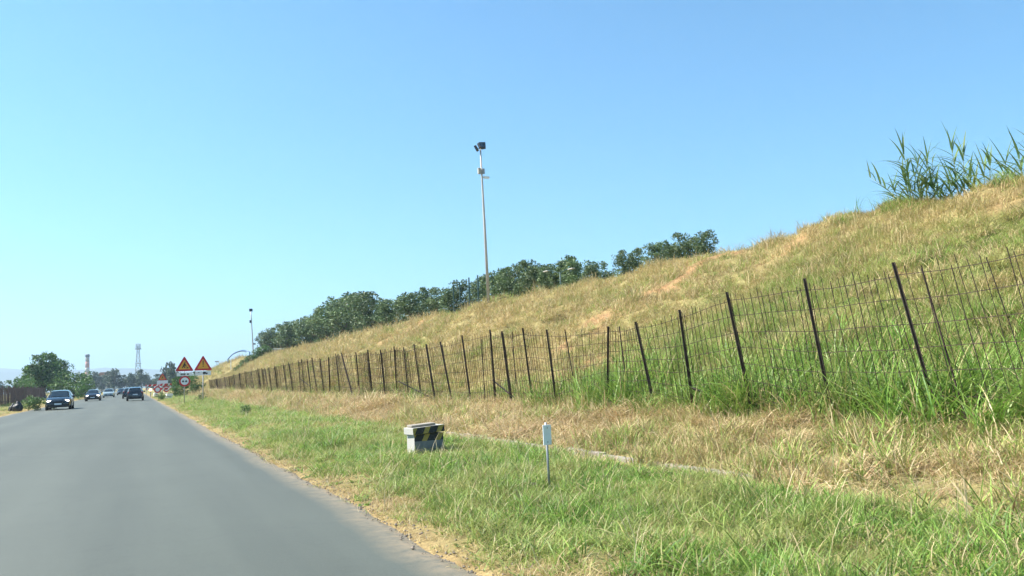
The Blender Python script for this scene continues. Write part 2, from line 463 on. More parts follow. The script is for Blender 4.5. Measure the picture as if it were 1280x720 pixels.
xs = np.concatenate([np.arange(8.45, 20, 0.13), np.arange(20.5, 40, 1.5), np.arange(42, 78, 4)])
ys = np.concatenate([np.arange(-14, 2, 1.0), np.arange(2, 50, 0.16), np.arange(50, 90, 0.4), np.arange(90, 212, 1.0)])
me, GX, GY = grid_mesh("embankment", xs, ys, lambda x, y: h_bank(x, y) - 0.15 * sstep(8.62, 8.46, x), M["earth"])
fattr(me, "gmask", green_at(GX, GY)); fattr(me, "soil", soil_at(GX, GY))
bank = link_mesh("embankment", me, M["earth"]); tag(bank, kind="structure")

# far hills
hx = np.linspace(-5200, 3200, 160)
hy = np.linspace(3600, 5400, 14)
def h_hill(x, y):
    e = np.sin(np.clip((y - 3600) / 1800, 0, 1) * math.pi) ** 0.8
    return -5 + e * (28 + 130 * fbm(x * 0.0016, y * 0.0006, 91, 5) + 25 * np.exp(-((x + 900) / 900) ** 2))
me, _, _ = grid_mesh("hills", hx, hy, h_hill, M["hill"])
hills = link_mesh("hills", me, M["hill"]); tag(hills, kind="structure")

# concrete drain edging at the back of the verge, mostly grown over
dr = empty("drain_channel", (5.5, 0, 0)); tag(dr, kind="structure")
seg_v = MB().box((0, 0, 0), (0.12, 0.985, 0.16)).mesh("concrete_segment", bevel=0.012)
seg_v.materials.append(M["concrete"])
for k in range(0, 9):
    y = 6.9 + k
    for side, xx in ((1, 5.72),):
        o = bpy.data.objects.new("concrete_segment", seg_v); col.objects.link(o); o.parent = dr
        o.location = (xx - 5.5 + random.uniform(-.012, .012), y, 0.085 + random.uniform(-.03, .02))
        o.rotation_euler = (random.uniform(-.012, .012), random.uniform(-.03, .03), random.uniform(-.012, .012))

# ------------------------------------------------------------------ grass: tufts scattered by geometry nodes
def tuft_mesh(name, n, rad, ln, wd, lean, curve, palette, seed, flat=False, segs=3):
    r = np.random.default_rng(seed)
    V, Fc, C = [], [], []
    pc = np.array([p[1] for p in palette], float); pw = np.array([p[0] for p in palette], float); pw /= pw.sum()
    for _ in range(n):
        a = r.uniform(0, 6.283); rr = rad * math.sqrt(r.uniform()); bx, by = rr * math.cos(a), rr * math.sin(a)
        L = r.uniform(*ln); w = r.uniform(*wd); az = r.uniform(0, 6.283)
        th = r.uniform(*lean); dth = r.uniform(*curve) / segs
        c = pc[r.choice(len(pc), p=pw)] * r.uniform(0.75, 1.25)
        face = az + r.uniform(-0.9, 0.9) + math.pi / 2
        wx, wy = math.cos(face) * w / 2, math.sin(face) * w / 2
        p = np.array([bx, by, r.uniform(0.0, 0.05) if flat else -0.03]); base = len(V)
        for s in range(segs):
            k = 1 - 0.55 * (s / segs)
            V.append((p[0] - wx * k, p[1] - wy * k, p[2])); V.append((p[0] + wx * k, p[1] + wy * k, p[2]))
            C += [c, c]
            st = L / segs
            p = p + st * np.array([math.sin(th) * math.cos(az), math.sin(th) * math.sin(az), math.cos(th)]); th += dth
            if flat: p[2] = max(p[2], 0.004)
        V.append(tuple(p)); C.append(c)
        for s in range(segs - 1):
            i = base + 2 * s; Fc.append((i, i + 1, i + 3, i + 2))
        i = base + 2 * (segs - 1); Fc.append((i, i + 1, i + 2))
    return mesh_np(name, V, Fc, True, np.array(C))

G1, G2, G3 = (0.175, 0.31, 0.048), (0.25, 0.375, 0.07), (0.105, 0.215, 0.038)
S1, S2, S3, S4 = (0.52, 0.41, 0.22), (0.42, 0.31, 0.145), (0.53, 0.35, 0.19), (0.62, 0.52, 0.32)
O1, O2 = (0.34, 0.32, 0.10), (0.27, 0.29, 0.08)
KINDS = {}
def tuft_set(key, specs, mat):
    c = bpy.data.collections.new("tufts_" + key)
    for i, sp in enumerate(specs):
        me = tuft_mesh("tuft", **sp); me.materials.append(mat)
        o = bpy.data.objects.new("%s_tuft_%02d" % (key, i), me); c.objects.link(o)
    KINDS[key] = c
g_pal = [(4, G1), (4, G2), (2, G3), (1.2, O1), (1.3, S1)]
gd_pal = [(2, G2), (1, G1), (2.5, O1), (3, S1), (2, S2)]
d_pal = [(3.6, S1), (3, S2), (2, S3), (1.2, S4), (0.9, O1), (0.6, G2), (1.6, (0.27, 0.175, 0.085))]
tuft_set("verge", [dict(n=34, rad=.13, ln=(.10, .30), wd=(.005, .010), lean=(0.05, .75), curve=(.2, 1.5), palette=g_pal, seed=s) for s in (1, 2, 3)]
         + [dict(n=36, rad=.14, ln=(.06, .20), wd=(.004, .009), lean=(0.1, .95), curve=(.2, 1.4), palette=gd_pal, seed=s) for s in (4, 5)]
         + [dict(n=36, rad=.15, ln=(.05, .16), wd=(.004, .008), lean=(0.2, 1.2), curve=(.1, 1.2), palette=d_pal, seed=s) for s in (6, 7)]
         + [dict(n=22, rad=.10, ln=(.22, .46), wd=(.007, .014), lean=(0.05, .6), curve=(.4, 1.7), palette=g_pal, seed=s) for s in (8, 9)]
         + [dict(n=16, rad=.08, ln=(.06, .16), wd=(.022, .04), lean=(0.4, 1.2), curve=(.1, .9), palette=[(3, G1), (3, G3), (1, O2)], seed=s, segs=4) for s in (10, 17)]
         + [dict(n=5, rad=.12, ln=(.30, .62), wd=(.004, .007), lean=(0.05, .7), curve=(.0, .8), palette=[(3, S1), (2, S4), (1, S3)], seed=18)], M["blade"])
tuft_set("straw", [dict(n=70, rad=.22, ln=(.08, .30), wd=(.005, .010), lean=(0.9, 1.62), curve=(-.3, .7), palette=d_pal, seed=s, flat=True) for s in (11, 12, 13)]
         + [dict(n=40, rad=.18, ln=(.10, .34), wd=(.005, .010), lean=(0.2, 1.2), curve=(.2, 1.6), palette=d_pal, seed=s) for s in (14, 15)]
         + [dict(n=26, rad=.12, ln=(.15, .38), wd=(.006, .012), lean=(0.1, .8), curve=(.3, 1.6), palette=gd_pal, seed=16)], M["straw"])
t_pal = [(5, G1), (4, G2), (2, G3), (.8, O1), (.8, S1)]
tuft_set("tall", [dict(n=26, rad=.16, ln=(.40, .95), wd=(.010, .020), lean=(0.02, .40), curve=(.4, 2.0), palette=t_pal, seed=s, segs=5) for s in (21, 22, 23)]
         + [dict(n=26, rad=.16, ln=(.35, .8), wd=(.008, .015), lean=(0.05, .6), curve=(.5, 2.0), palette=gd_pal, seed=s, segs=4) for s in (24, 25)], M["tallb"])
sl_pal = [(2.4, O1), (.9, O2), (3.2, S2), (3.4, S1), (1.4, S3), (0.3, G2)]
sg_pal = [(3, G1), (3, G2), (2, O2), (2, O1), (1.2, S1)]
tuft_set("slope", [dict(n=38, rad=.20, ln=(.10, .32), wd=(.007, .014), lean=(0.1, .95), curve=(.2, 1.6), palette=sl_pal, seed=s) for s in (31, 32, 33)]
         + [dict(n=38, rad=.20, ln=(.12, .38), wd=(.007, .014), lean=(0.1, .85), curve=(.2, 1.6), palette=sg_pal, seed=s) for s in (34, 35)]
         + [dict(n=36, rad=.22, ln=(.08, .26), wd=(.007, .014), lean=(0.3, 1.3), curve=(.1, 1.2), palette=d_pal, seed=s) for s in (36, 37)]
         + [dict(n=30, rad=.18, ln=(.30, .62), wd=(.008, .016), lean=(0.05, .6), curve=(.4, 1.8), palette=sl_pal, seed=38)], M["slope"])

def scatter_group(key):
    g = bpy.data.node_groups.new("scatter_" + key, 'GeometryNodeTree')
    g.interface.new_socket("Geometry", in_out='INPUT', socket_type='NodeSocketGeometry')
    g.interface.new_socket("Geometry", in_out='OUTPUT', socket_type='NodeSocketGeometry')
    gi = g.nodes.new("NodeGroupInput"); go = g.nodes.new("NodeGroupOutput")
    iop = g.nodes.new("GeometryNodeInstanceOnPoints")
    ci = g.nodes.new("GeometryNodeCollectionInfo"); ci.inputs["Collection"].default_value = KINDS[key]
    ci.inputs["Separate Children"].default_value = True; ci.inputs["Reset Children"].default_value = True
    def na(n, t):
        x = g.nodes.new("GeometryNodeInputNamedAttribute"); x.data_type = t; x.inputs[0].default_value = n
        return next(o for o in x.outputs if o.enabled and o.name == "Attribute")
    e = g.nodes.new("FunctionNodeEulerToRotation")
    L = g.links.new
    L(na("rot", 'FLOAT_VECTOR'), e.inputs[0])
    L(gi.outputs[0], iop.inputs["Points"]); L(ci.outputs[0], iop.inputs["Instance"])
    iop.inputs["Pick Instance"].default_value = True
    L(na("kind", 'INT'), iop.inputs["Instance Index"]); L(e.outputs[0], iop.inputs["Rotation"]); L(na("scl", 'FLOAT_VECTOR'), iop.inputs["Scale"])
    L(iop.outputs[0], go.inputs[0])
    return g
def scatter(name, key, P, rot, scl, kind, label, cat):
    me = bpy.data.meshes.new(name)
    me.vertices.add(len(P)); me.vertices.foreach_set("co", np.asarray(P, np.float32).ravel())
    a = me.attributes.new("rot", 'FLOAT_VECTOR', 'POINT'); a.data.foreach_set("vector", np.asarray(rot, np.float32).ravel())
    a = me.attributes.new("scl", 'FLOAT_VECTOR', 'POINT'); a.data.foreach_set("vector", np.asarray(scl, np.float32).ravel())
    a = me.attributes.new("kind", 'INT', 'POINT'); a.data.foreach_set("value", np.asarray(kind, np.int32))
    me.update()
    o = bpy.data.objects.new(name, me); col.objects.link(o)
    md = o.modifiers.new("scatter", 'NODES'); md.node_group = scatter_group(key)
    tag(o, label, cat, kind="stuff")
    return o
TAN_R = math.tan(R(61))
def pts_in(x0, x1, y0, y1, dens):
    n = int((x1 - x0) * (y1 - y0) * dens)
    x = rng.uniform(x0, x1, n); y = rng.uniform(y0, y1, n)
    k = x < np.maximum(y, 0.1) * TAN_R + 0.6
    return x[k], y[k]
def gather(zones):
    A = [pts_in(*z[:5]) for z in zones]
    S = np.concatenate([np.full(len(a[0]), z[5]) for a, z in zip(A, zones)])
    return np.concatenate([a[0] for a in A]), np.concatenate([a[1] for a in A]), S
def choose(p_lists, u):
    out = np.zeros(len(u), int); acc = np.zeros(len(u))
    done = np.zeros(len(u), bool)
    for idx, p in p_lists:
        acc = acc + p
        sel = (~done) & (u < acc)
        out[sel] = rng.choice(idx, sel.sum()) if sel.any() else 0
        done |= sel
    rest = ~done
    if rest.any(): out[rest] = rng.choice(p_lists[-1][0], rest.sum())
    return out
def mkrot(n, tilt): return np.stack([rng.normal(0, tilt, n), rng.normal(0, tilt, n), rng.uniform(0, 6.283, n)], 1)

# short grass of the verge, road edge to drain (and the far stretch, and the left side)
x, y, s = gather([(1.98, 5.9, 1.2, 9, 150, 0.85), (2.0, 5.9, 9, 20, 85, 1.05), (2.05, 5.8, 20, 45, 30, 1.5), (2.12, 7.9, 45, 120, 9, 2.2),
                  (-13, -7.05, 40, 90, 8, 1.8), (-13, -7.05, 90, 140, 4, 2.4)])
g = green_at(x, y)
right = x > 0
dist_edge = np.where(right, x - road_right(y), -7.0 - x)
keep = rng.uniform(size=len(x)) < np.clip(-0.02 + (dist_edge + .07) / 0.26 * np.clip(fbm(x * 1.1, y * 0.7, 62, 3) * 2.2 - .35, .05, 2), 0, 1)
keep &= ~((x > 5.45) & (fbm(x * .3, y * .5, 64, 3) > .47) & (rng.uniform(size=len(x)) < 0.75))
_mp = at_z(687, 608, .09)
keep &= ~((np.abs(x - _mp.x * y / _mp.y) < .13) & (y > _mp.y - .55) & (y < _mp.y + .1))     # trodden bare round the marker post
x, y, s, g, dist_edge = x[keep], y[keep], s[keep], g[keep], dist_edge[keep]
u = rng.uniform(size=len(x))
kind = choose([((9, 10), 0.035 + 0 * g), ((11,), 0.03 + 0 * g), ((0, 1, 2), g * 0.72), ((7, 8), g * 0.14), ((3, 4), 0.28 - 0.1 * g), ((5, 6), 1 - g)], u)
grow = np.clip(0.72 + dist_edge * 0.2, 0.6, 1.0) * (0.22 + 0.8 * fbm(x * .9, y * .9, 66, 3))
sc = s * rng.uniform(0.75, 1.25, len(x))
scl = np.stack([sc, sc, sc * grow * np.where(s > 1.3, 0.75, 1.0)], 1)
scatter("verge_grass", "verge", np.stack([x, y, h_ground(x, y)], 1), mkrot(len(x), .12), scl, kind,
        "short green and yellowing grass of the verge beside the road", "grass")

# mown straw between drain and fence
x, y, s = gather([(5.45, 8.3, 2.8, 11, 46, 1.0), (5.5, 8.3, 11, 24, 30, 1.15), (5.5, 8.2, 24, 50, 14, 1.6), (5.6, 8.2, 50, 125, 5, 2.2)])
n = fbm(x * .8, y * .8, 81, 3)
u = rng.uniform(size=len(x))
kind = choose([((5,), np.clip((n - .34) * 2.6, 0, .75)), ((3, 4), 0.26 + 0 * n), ((0, 1, 2), 0 * n + 1)], u)
keep = rng.uniform(size=len(x)) < np.clip((x - 5.35) / 0.5, 0.12, 1)
x, y, s, kind = x[keep], y[keep], s[keep], kind[keep]
sc = s * rng.uniform(0.6, 1.3, len(x)) * (0.45 + 1.15 * fbm(x * 1.1, y * 1.1, 83, 3))
scatter("mown_straw", "straw", np.stack([x, y, h_ground(x, y) + 0.01], 1), mkrot(len(x), .2), np.stack([sc, sc, sc], 1), kind,
        "pale dry mown straw lying between the drain and the wire fence", "straw")

# tall green grass at the foot of the fence and just behind it
x, y, s = gather([(7.45, 10.6, 3.4, 16, 36, 1.0), (7.6, 9.8, 16, 30, 13, 0.9), (7.8, 9.3, 30, 60, 5, 0.95), (8.0, 9.3, 60, 125, 2.2, 1.0)])
n = fbm(x * .6, y * .6, 85, 3)
pr = np.where(x < 8.3, np.exp(-((x - 8.3) / 0.55) ** 2), np.exp(-((x - 8.3) / 1.3) ** 2)) * np.where(y < 15.5, 1.0, 0.5) * np.clip(.25 + 1.5 * n, 0, 1)
pr *= np.where((y > 13.6) & (y < 15.2), 0.45, 1.0)
keep = rng.uniform(size=len(x)) < pr
x, y, s, n = x[keep], y[keep], s[keep], n[keep]
u = rng.uniform(size=len(x))
gq = np.where(y < 17, 0.8, 0.42)
kind = choose([((0, 1, 2), gq), ((3, 4), 1 - gq)], u)
sc = s * rng.uniform(0.7, 1.25, len(x)) * np.where(y < 16, 1.05, 0.75)
scatter("tall_grass", "tall", np.stack([x, y, h_all(x, y)], 1), mkrot(len(x), .1), np.stack([sc, sc, sc * (0.55 + .75 * n)], 1), kind,
        "tall lush green grass crowding the foot of the wire fence", "grass")

# the bank
x, y, s = gather([(8.5, 19.2, 4, 16, 60, .82), (8.5, 19.2, 16, 32, 34, 1.0), (8.5, 19.2, 32, 60, 13, 1.5), (8.5, 19.2, 60, 135, 5.5, 2.1), (9.5, 19, 135, 212, 2.2, 2.6)])
g = green_at(x, y); so = soil_at(x, y)
keep = rng.uniform(size=len(x)) > so * 0.74
x, y, s, g = x[keep], y[keep], s[keep], g[keep]
u = rng.uniform(size=len(x))
kind = choose([((3, 4), g * 0.85), ((7,), 0.06 + 0 * g), ((5, 6), (0.25 + .3 * sstep(11, 16, x)) * (1 - g)), ((0, 1, 2), 0 * g + 1)], u)
sc = s * rng.uniform(0.7, 1.3, len(x))
hgt = 0.3 + 1.15 * fbm(x * 1.1, y * 1.1, 87, 3)
scatter("embankment_grass", "slope", np.stack([x, y, h_bank(x, y)], 1), mkrot(len(x), .18), np.stack([sc, sc, sc * hgt], 1), kind,
        "dry olive and straw coloured grass covering the embankment", "grass")

# low green growth round the reeds on the crest
x = rng.uniform(17.4, 19.6, 260); y = rng.uniform(8.5, 17.5, 260)
keep = (fbm(x * .9, y * .8, 89, 3) > .47) & (y < 16 + rng.uniform(-1, 1, 260)); x, y = x[keep], y[keep]
sc = rng.uniform(.45, .95, len(x))
scatter("crest_grass", "tall", np.stack([x, y, h_bank(x, y)], 1), mkrot(len(x), .15), np.stack([sc, sc, sc * .8], 1), choose([((0, 1, 2), 0 * x + .7), ((3, 4), 0 * x + .3)], rng.uniform(size=len(x))),
        "low green growth round the reeds along the crest at right", "grass")

# grit on the bare road edge
gx = []
V, Fc = [], []
for k in range(1500):
    yy = 1.6 + 22 * random.random() ** 1.6; xx = float(road_right(yy)) + abs(random.gauss(0.03, 0.16)) - 0.06
    r = random.uniform(.004, .014) * (1.6 if random.random() < .06 else 1)
    z = max(float(h_ground(xx, yy)), 0.0 if xx < float(road_right(yy)) else -1) + r * .3
    b0 = len(V); an = random.random() * 6.28
    for a in range(4): V.append((xx + r * math.cos(an + a * 1.57) * random.uniform(.7, 1.2), yy + r * math.sin(an + a * 1.57) * random.uniform(.7, 1.2), z))
    V += [(xx, yy, z + r * .8), (xx, yy, z - r * .6)]
    for a in range(4):
        Fc += [(b0 + a, b0 + (a + 1) % 4, b0 + 4), (b0 + (a + 1) % 4, b0 + a, b0 + 5)]
tag(link_mesh("gravel", mesh_np("gravel", V, Fc), M["stone"]), "loose grit along the ragged edge of the asphalt", "gravel", kind="stuff")

# ------------------------------------------------------------------ rusty wire fence
POSTS = [((1117, 328), (1178, 540)), ((1006, 348), (1042, 525)), ((909, 365), (937, 497)), ((850, 387), (866, 502)), ((795, 402), (815, 492)),
         ((761, 408), (760, 490)), ((684, 412), (698, 520)), ((654, 410), (667, 507)), ((628, 414), (641, 512)), ((613, 412), (621, 515)), ((578, 419), (590, 512)),
         ((551, 427), (567, 512)), ((533, 430), (546, 510)), ((518, 430), (528, 505)), ((505, 434), (512, 505)), ((493, 433), (497, 500)), ((476, 437), (482, 502)),
         ((460, 437), (466, 497)), ((445, 440), (450, 494)), ((427, 441), (441, 495)), ((420, 442), (425, 492)), ((411, 446), (413, 491)), ((400, 448), (405, 491)),
         ((390, 447), (397, 491)), ((384, 449), (389, 491)), ((377, 449), (381, 490)), ((373, 450), (376, 490)), ((361, 453), (366, 490)), ((354, 454), (359, 490)),
         ((343, 457), (347, 489)), ((336, 459), (340, 489)), ((331, 460), (336, 489)), ((327, 460), (330, 489)), ((322, 460), (326, 488)), ((314, 462), (318, 488)),
         ((306, 464), (309, 488)), ((299, 466), (302, 487)), ((292, 468), (295, 487)), ((286, 470), (288, 487)), ((280, 471), (283, 487)), ((270, 473), (272, 486)), ((261, 474), (263, 486))]
POSTS = [((1395, 268), (1495, 570))] + POSTS
fence = empty("wire_fence", (FENCE_X, 20, float(h_ground(8.0, 20))))
tag(fence, "long rusty wire mesh fence on leaning dark iron posts below the embankment", "fence")
Mi = Matrix.Translation(-fence.location)
def tee(w, t, L):
    poly = [(-w / 2, 0), (w / 2, 0), (w / 2, t), (t / 2, t), (t / 2, w * .8), (-t / 2, w * .8), (-t / 2, t), (-w / 2, t)]
    return MB().prism(poly, lambda a, b2, z: Vector((b2, a, z)), 0, L)
post_me = tee(.043, .007, 1.0).mesh("post"); post_me.materials.append(M["iron"])
def put_bar(name, a, b2, me, sx=1.0):
    o = bpy.data.objects.new(name, me); col.objects.link(o)
    d = b2 - a; z = d.normalized(); xax = Vector((-1, 0, 0)); xax = (xax - z * xax.dot(z)).normalized(); yax = z.cross(xax)
    Mt = Matrix((xax, yax, z)).transposed().to_4x4()
    o.parent = fence
    o.matrix_basis = Mi @ Matrix.Translation(a) @ Mt @ Matrix.Diagonal((sx, sx, d.length, 1))
    return o
PL = []
for i, (tp, bt) in enumerate(POSTS):
    a = at_x(*bt, FENCE_X); lean = 0.12 + 0.08 * random.random()
    b2 = at_x(*tp, FENCE_X - lean)
    d = (b2 - a)
    g0 = zt(a.x, a.y)
    s = (g0 - 0.15 - a.z) / d.z
    base = a + d * s
    PL.append((base, b2, a.lerp(b2, max(0, (g0 + .03 - a.z) / d.z))))
    put_bar("post", base, b2, post_me)
rod_me = MB().tube([(0, 0, 0), (0, 0, 1)], .011, 6).mesh("stake"); rod_me.materials.append(M["rust"])
for tp, bt in (((1152, 335), (1211, 535)), ((640, 415), (645, 480)), ((602, 424), (606, 500)), ((706, 412), (716, 470)), ((774, 408), (782, 470))):
    put_bar("stake", at_x(*bt, 8.03), at_x(*tp, 7.93), rod_me)
ang_me = MB().prism([(-.02, 0), (.02, 0), (.02, .006), (-.014, .006), (-.014, .04), (-.02, .04)], lambda a, b2, z: Vector((b2, a, z)), 0, 1).mesh("brace"); ang_me.materials.append(M["iron"])
for p, q in (((617, 476), (643, 497)), ((865, 485), (899, 497)), ((499, 477), (545, 500)), ((376, 474), (392, 486)), ((1340, 500), (1400, 540))):
    put_bar("brace", at_x(*p, 7.98), at_x(*q, 8.12), ang_me)
wire_r = 0.0050
PLs = sorted(PL, key=lambda q: q[0].y)
for (b0, t0, g0), (b1, t1, g1) in zip(PLs[:-1], PLs[1:]):
    mb = MB()
    span = (g1 - g0).length
    nb = max(2, int(round(span / (0.12 if g0.y < 30 else 0.2))))
    rr = wire_r * min(1.6, max(1.0, g0.y / 18))
    sag = random.uniform(.0, .05); bow = random.uniform(-.05, .06)
    def pt(u, v):
        q = g0.lerp(g1, u).lerp(t0.lerp(t1, u), v)
        return q + Vector((0.018 + bow * math.sin(u * math.pi), 0, -sag * math.sin(u * math.pi) * v))
    for k in range(nb + 1):
        u = min(max((k + random.uniform(-.12, .12)) / nb, 0), 1); u2 = u + random.uniform(-.03, .03)
        top = random.uniform(.925, 1.0)
        rv = rr * random.uniform(.8, 1.25)
        mb.tube([pt(u, 0.0) - Mi.inverted().translation, pt((u + u2) / 2, .5) + Vector((random.uniform(-.01, .01), random.uniform(-.008, .008), 0)) - fence.location, pt(u2, top) - fence.location], rv, 3, False)
    for k in range(7):
        v = 0.02 + k * 0.15 + random.uniform(-.008, .008)
        mb.tube([pt(w, v + 0.005 * math.sin(w * 7 + k)) - fence.location for w in (0, .25, .5, .75, 1)], rr * .9, 3, False)
    mb.build("wire_panel", M["rust"], fence)

# ------------------------------------------------------------------ trees and shrubs
def crown_mesh(name, seed, rx, ry, rz, cz, clumps, leaves, size, pal, core=0.35, shape='round'):
    r = np.random.default_rng(seed)
    V, Fc, C = [], [], []
    pal = np.array(pal)
    cs = []
    for k in range(clumps):
        while True:
            p = r.uniform(-1, 1, 3)
            q = np.linalg.norm(p)
            if core < q < 1.0: break
        p[:2] *= r.uniform(.55, 1.1)
        cs.append((p * np.array([rx, ry, rz]) * r.uniform(.8, 1.12) + np.array([0, 0, cz]), r.uniform(.16, .34) * min(rx, rz) * 1.15, pal[r.integers(len(pal))] * r.uniform(.75, 1.3)))
    for k in range(max(4, clumps // 8) if size > .18 else 0):      # upright sprays that break the outline
        a = r.uniform(0, 6.283); q = r.uniform(.1, .75)
        for st in range(3):
            cs.append((np.array([q * rx * math.cos(a), q * rx * math.sin(a), cz + rz * (math.sqrt(1 - q * q) * .92 + .10 * st)]), -(.24 - .05 * st) * min(rx, rz), pal[r.integers(len(pal))] * r.uniform(.85, 1.3)))
    for c, rad, cc in cs:
        nleaf = leaves if rad > 0 else leaves // 4
        rad = abs(rad)
        for _ in range(nleaf):
            d = r.normal(size=3); d /= np.linalg.norm(d) + 1e-9
            p = c + d * rad * r.uniform(.35, 1.0) ** .6 * np.array([1.15, 1.15, .85])
            u = r.normal(size=3); u /= np.linalg.norm(u); v = np.cross(u, d + r.normal(size=3) * .7); v /= np.linalg.norm(v) + 1e-9
            s = size * r.uniform(.6, 1.4); w = s * r.uniform(.35, .6)
            b = len(V)
            V += [p - u * s * .5, p + v * w * .5, p + u * s * .5, p - v * w * .5]; Fc.append((b, b + 1, b + 2, b + 3))
            k = cc * r.uniform(.75, 1.25); C += [k] * 4
    return mesh_np(name, V, Fc, False, np.array(C))
def trunk_mesh(name, seed, h, r0, rx, limbs=6):
    r = random.Random(seed); mb = MB()
    top = Vector((r.uniform(-.15, .15), r.uniform(-.15, .15), h))
    mb.tube([(0, 0, -.3), (r.uniform(-.05, .05), r.uniform(-.05, .05), h * .3), top * .65, top], [r0 * 1.25, r0, r0 * .75, r0 * .4], 7)
    for k in range(limbs):
        a = 6.28 * k / limbs + r.uniform(-.4, .4); z0 = h * r.uniform(.35, .85)
        e = Vector((math.cos(a) * rx * .75, math.sin(a) * rx * .75, z0 + rx * r.uniform(.35, .9)))
        s = Vector((0, 0, z0)); mb.tube([s, s.lerp(e, .5) + Vector((0, 0, .08 * rx)), e], [r0 * .5, r0 * .32, r0 * .12], 5)
    return mb.mesh(name, True)
OLV = [(0.100, 0.155, 0.060), (0.135, 0.19, 0.072), (0.076, 0.122, 0.052)]
GRN = [(0.07, 0.15, 0.034), (0.11, 0.20, 0.046), (0.052, 0.11, 0.028)]
PINE = [(0.035, 0.066, 0.03), (0.05, 0.085, 0.036), (0.028, 0.052, 0.028)]
def variant(seed, pal, h, rx, rz, clumps, leaves, size, r0=.12, core=.35):
    c = crown_mesh("crown", seed, rx, rx, rz * 1.22, h * .42 + rz * .55, clumps, leaves, size, pal, core); c.materials.append(M["leaf"])
    tm = trunk_mesh("trunk", seed, h * .55, r0, rx); tm.materials.append(M["bark"])
    return tm, c
VAR = {
    'olive': [variant(100 + k, OLV, 4.6, 1.75 + .2 * (k % 2), 1.75, 64, 52, .23) for k in range(5)],
    'broad': [variant(140 + k, GRN, 6.0, 3.0, 2.3, 95, 60, .36, .2) for k in range(2)],
    'far': [variant(160 + k, PINE, 10, 4.2, 4.2, 46, 36, .9, .3) for k in range(3)],
    'shrub': [variant(180 + k, GRN, 1.4, 1.0, .85, 26, 44, .17, .03, .2) for k in range(3)],
}
NTREE = 0
def tree(kind, loc, scale, label, cat="tree", group=None, name=None, rz=None, sxy=1.0):
    global NTREE
    tm, cm = VAR[kind][NTREE % len(VAR[kind])]; NTREE += 1
    e = empty(name or {'olive': 'olive_tree', 'young': 'young_tree', 'broad': 'broadleaf_tree', 'far': 'distant_tree', 'shrub': 'shrub'}[kind], loc, random.uniform(0, 6.28) if rz is None else rz)
    e.scale = (scale * sxy, scale * sxy, scale)
    for nm, me in (("trunk", tm), ("crown", cm)):
        o = bpy.data.objects.new(nm, me); col.objects.link(o); o.parent = e
    tag(e, label, cat, group)
    return e
ORD = ["first", "second", "third", "fourth", "fifth", "sixth", "seventh", "eighth", "ninth", "tenth", "eleventh", "twelfth", "thirteenth", "fourteenth", "fifteenth",
       "sixteenth", "seventeenth", "eighteenth", "nineteenth", "twentieth", "twenty-first", "twenty-second", "twenty-third", "twenty-fourth", "twenty-fifth", "twenty-sixth"]
def crest_tree(px, ytop, X, label, kind='olive', group=None, h0=4.6, wfac=1.0):
    d = at_x(px, ytop, X); z = zt(X, d.y) - .1
    s = max(.3, (d.z - z) / 5.15)
    return tree(kind, (X, d.y, z), s, label, "tree", group, sxy=wfac * random.uniform(.82, 1.12))
# mass left of the mast, listed from the mast outwards
left_mass = [(598, 348, 21.5), (578, 352, 23), (563, 362, 22), (547, 362, 23.5), (532, 362, 25), (516, 366, 23), (500, 372, 25), (484, 377, 22.5), (470, 376, 25), (458, 368, 23),
             (445, 366, 25), (432, 370, 23), (420, 376, 25), (408, 385, 22.5), (396, 391, 24.5), (384, 396, 22.5), (372, 401, 24), (360, 404, 22.5), (349, 407, 24), (339, 411, 22.5), (331, 416, 22)]
for k, (px, yt, X) in enumerate(left_mass):
    crest_tree(px, yt, X, "grey-green tree on the bank crest, %s to the left of the floodlight mast" % ORD[k], group="trees left of the mast", wfac=1.22)
right_mass = [(616, 343, 22), (628, 338, 24), (639, 336, 22.3), (650, 331, 23.6), (661, 327, 22.5), (671, 333, 24), (681, 335, 22), (691, 332, 24), (701, 328, 22.2), (709, 322, 23.5), (719, 325, 22.4)]
for k, (px, yt, X) in enumerate(right_mass):
    crest_tree(px, yt, X, "grey-green tree on the bank crest, %s to the right of the floodlight mast" % ORD[k], group="trees right of the mast", wfac=1.1)
for k, (px, yt, X, lab) in enumerate([(739, 329, 21.5, "small round tree alone just right of the dense row"), (749, 329, 23, "tiny tree beside the small round one on the crest"),
        (777, 315, 21.5, "left tree of the lone pair in the crest gap"), (793, 312, 22.5, "right tree of the lone pair in the crest gap"),
        (817, 304, 21.5, "leftmost tree of the rightmost crest group"), (833, 303, 22.5, "second tree of the rightmost crest group"),
        (849, 294, 21.5, "tallest middle tree of the rightmost crest group"), (864, 299, 23, "fourth tree of the rightmost crest group"), (881, 289, 21.8, "last tree at the right end of the crest row")]):
    crest_tree(px, yt, X, lab + ", grey-green", 'olive', "trees right of the mast", 3.2, 1.0)

# green shrubs tumbling down the end of the bank
sh = [(335, 432, 134), (331, 436, 134), (327, 438, 134), (323, 441, 133.5), (319, 444, 133.5), (315, 448, 133), (312, 451, 133), (308, 455, 132.5), (305, 458, 132), (302, 462, 131.5), (299, 466, 131), (296, 470, 130.5), (293, 474, 130), (291, 478, 130)]
for k, (px, py, Y) in enumerate(sh):
    q = at_y(px, py, Y); zz = zt(q.x, q.y)
    z0 = min(zz, q.z - .4)
    tree('shrub', (q.x, q.y, z0 - .1), min(1.15, max(.75, (q.z - z0 + .5) / 2.0)), "bright green shrub at the far end of the bank, %s from the top" % ORD[k], "shrub", "shrubs down the end of the bank", sxy=1.25)

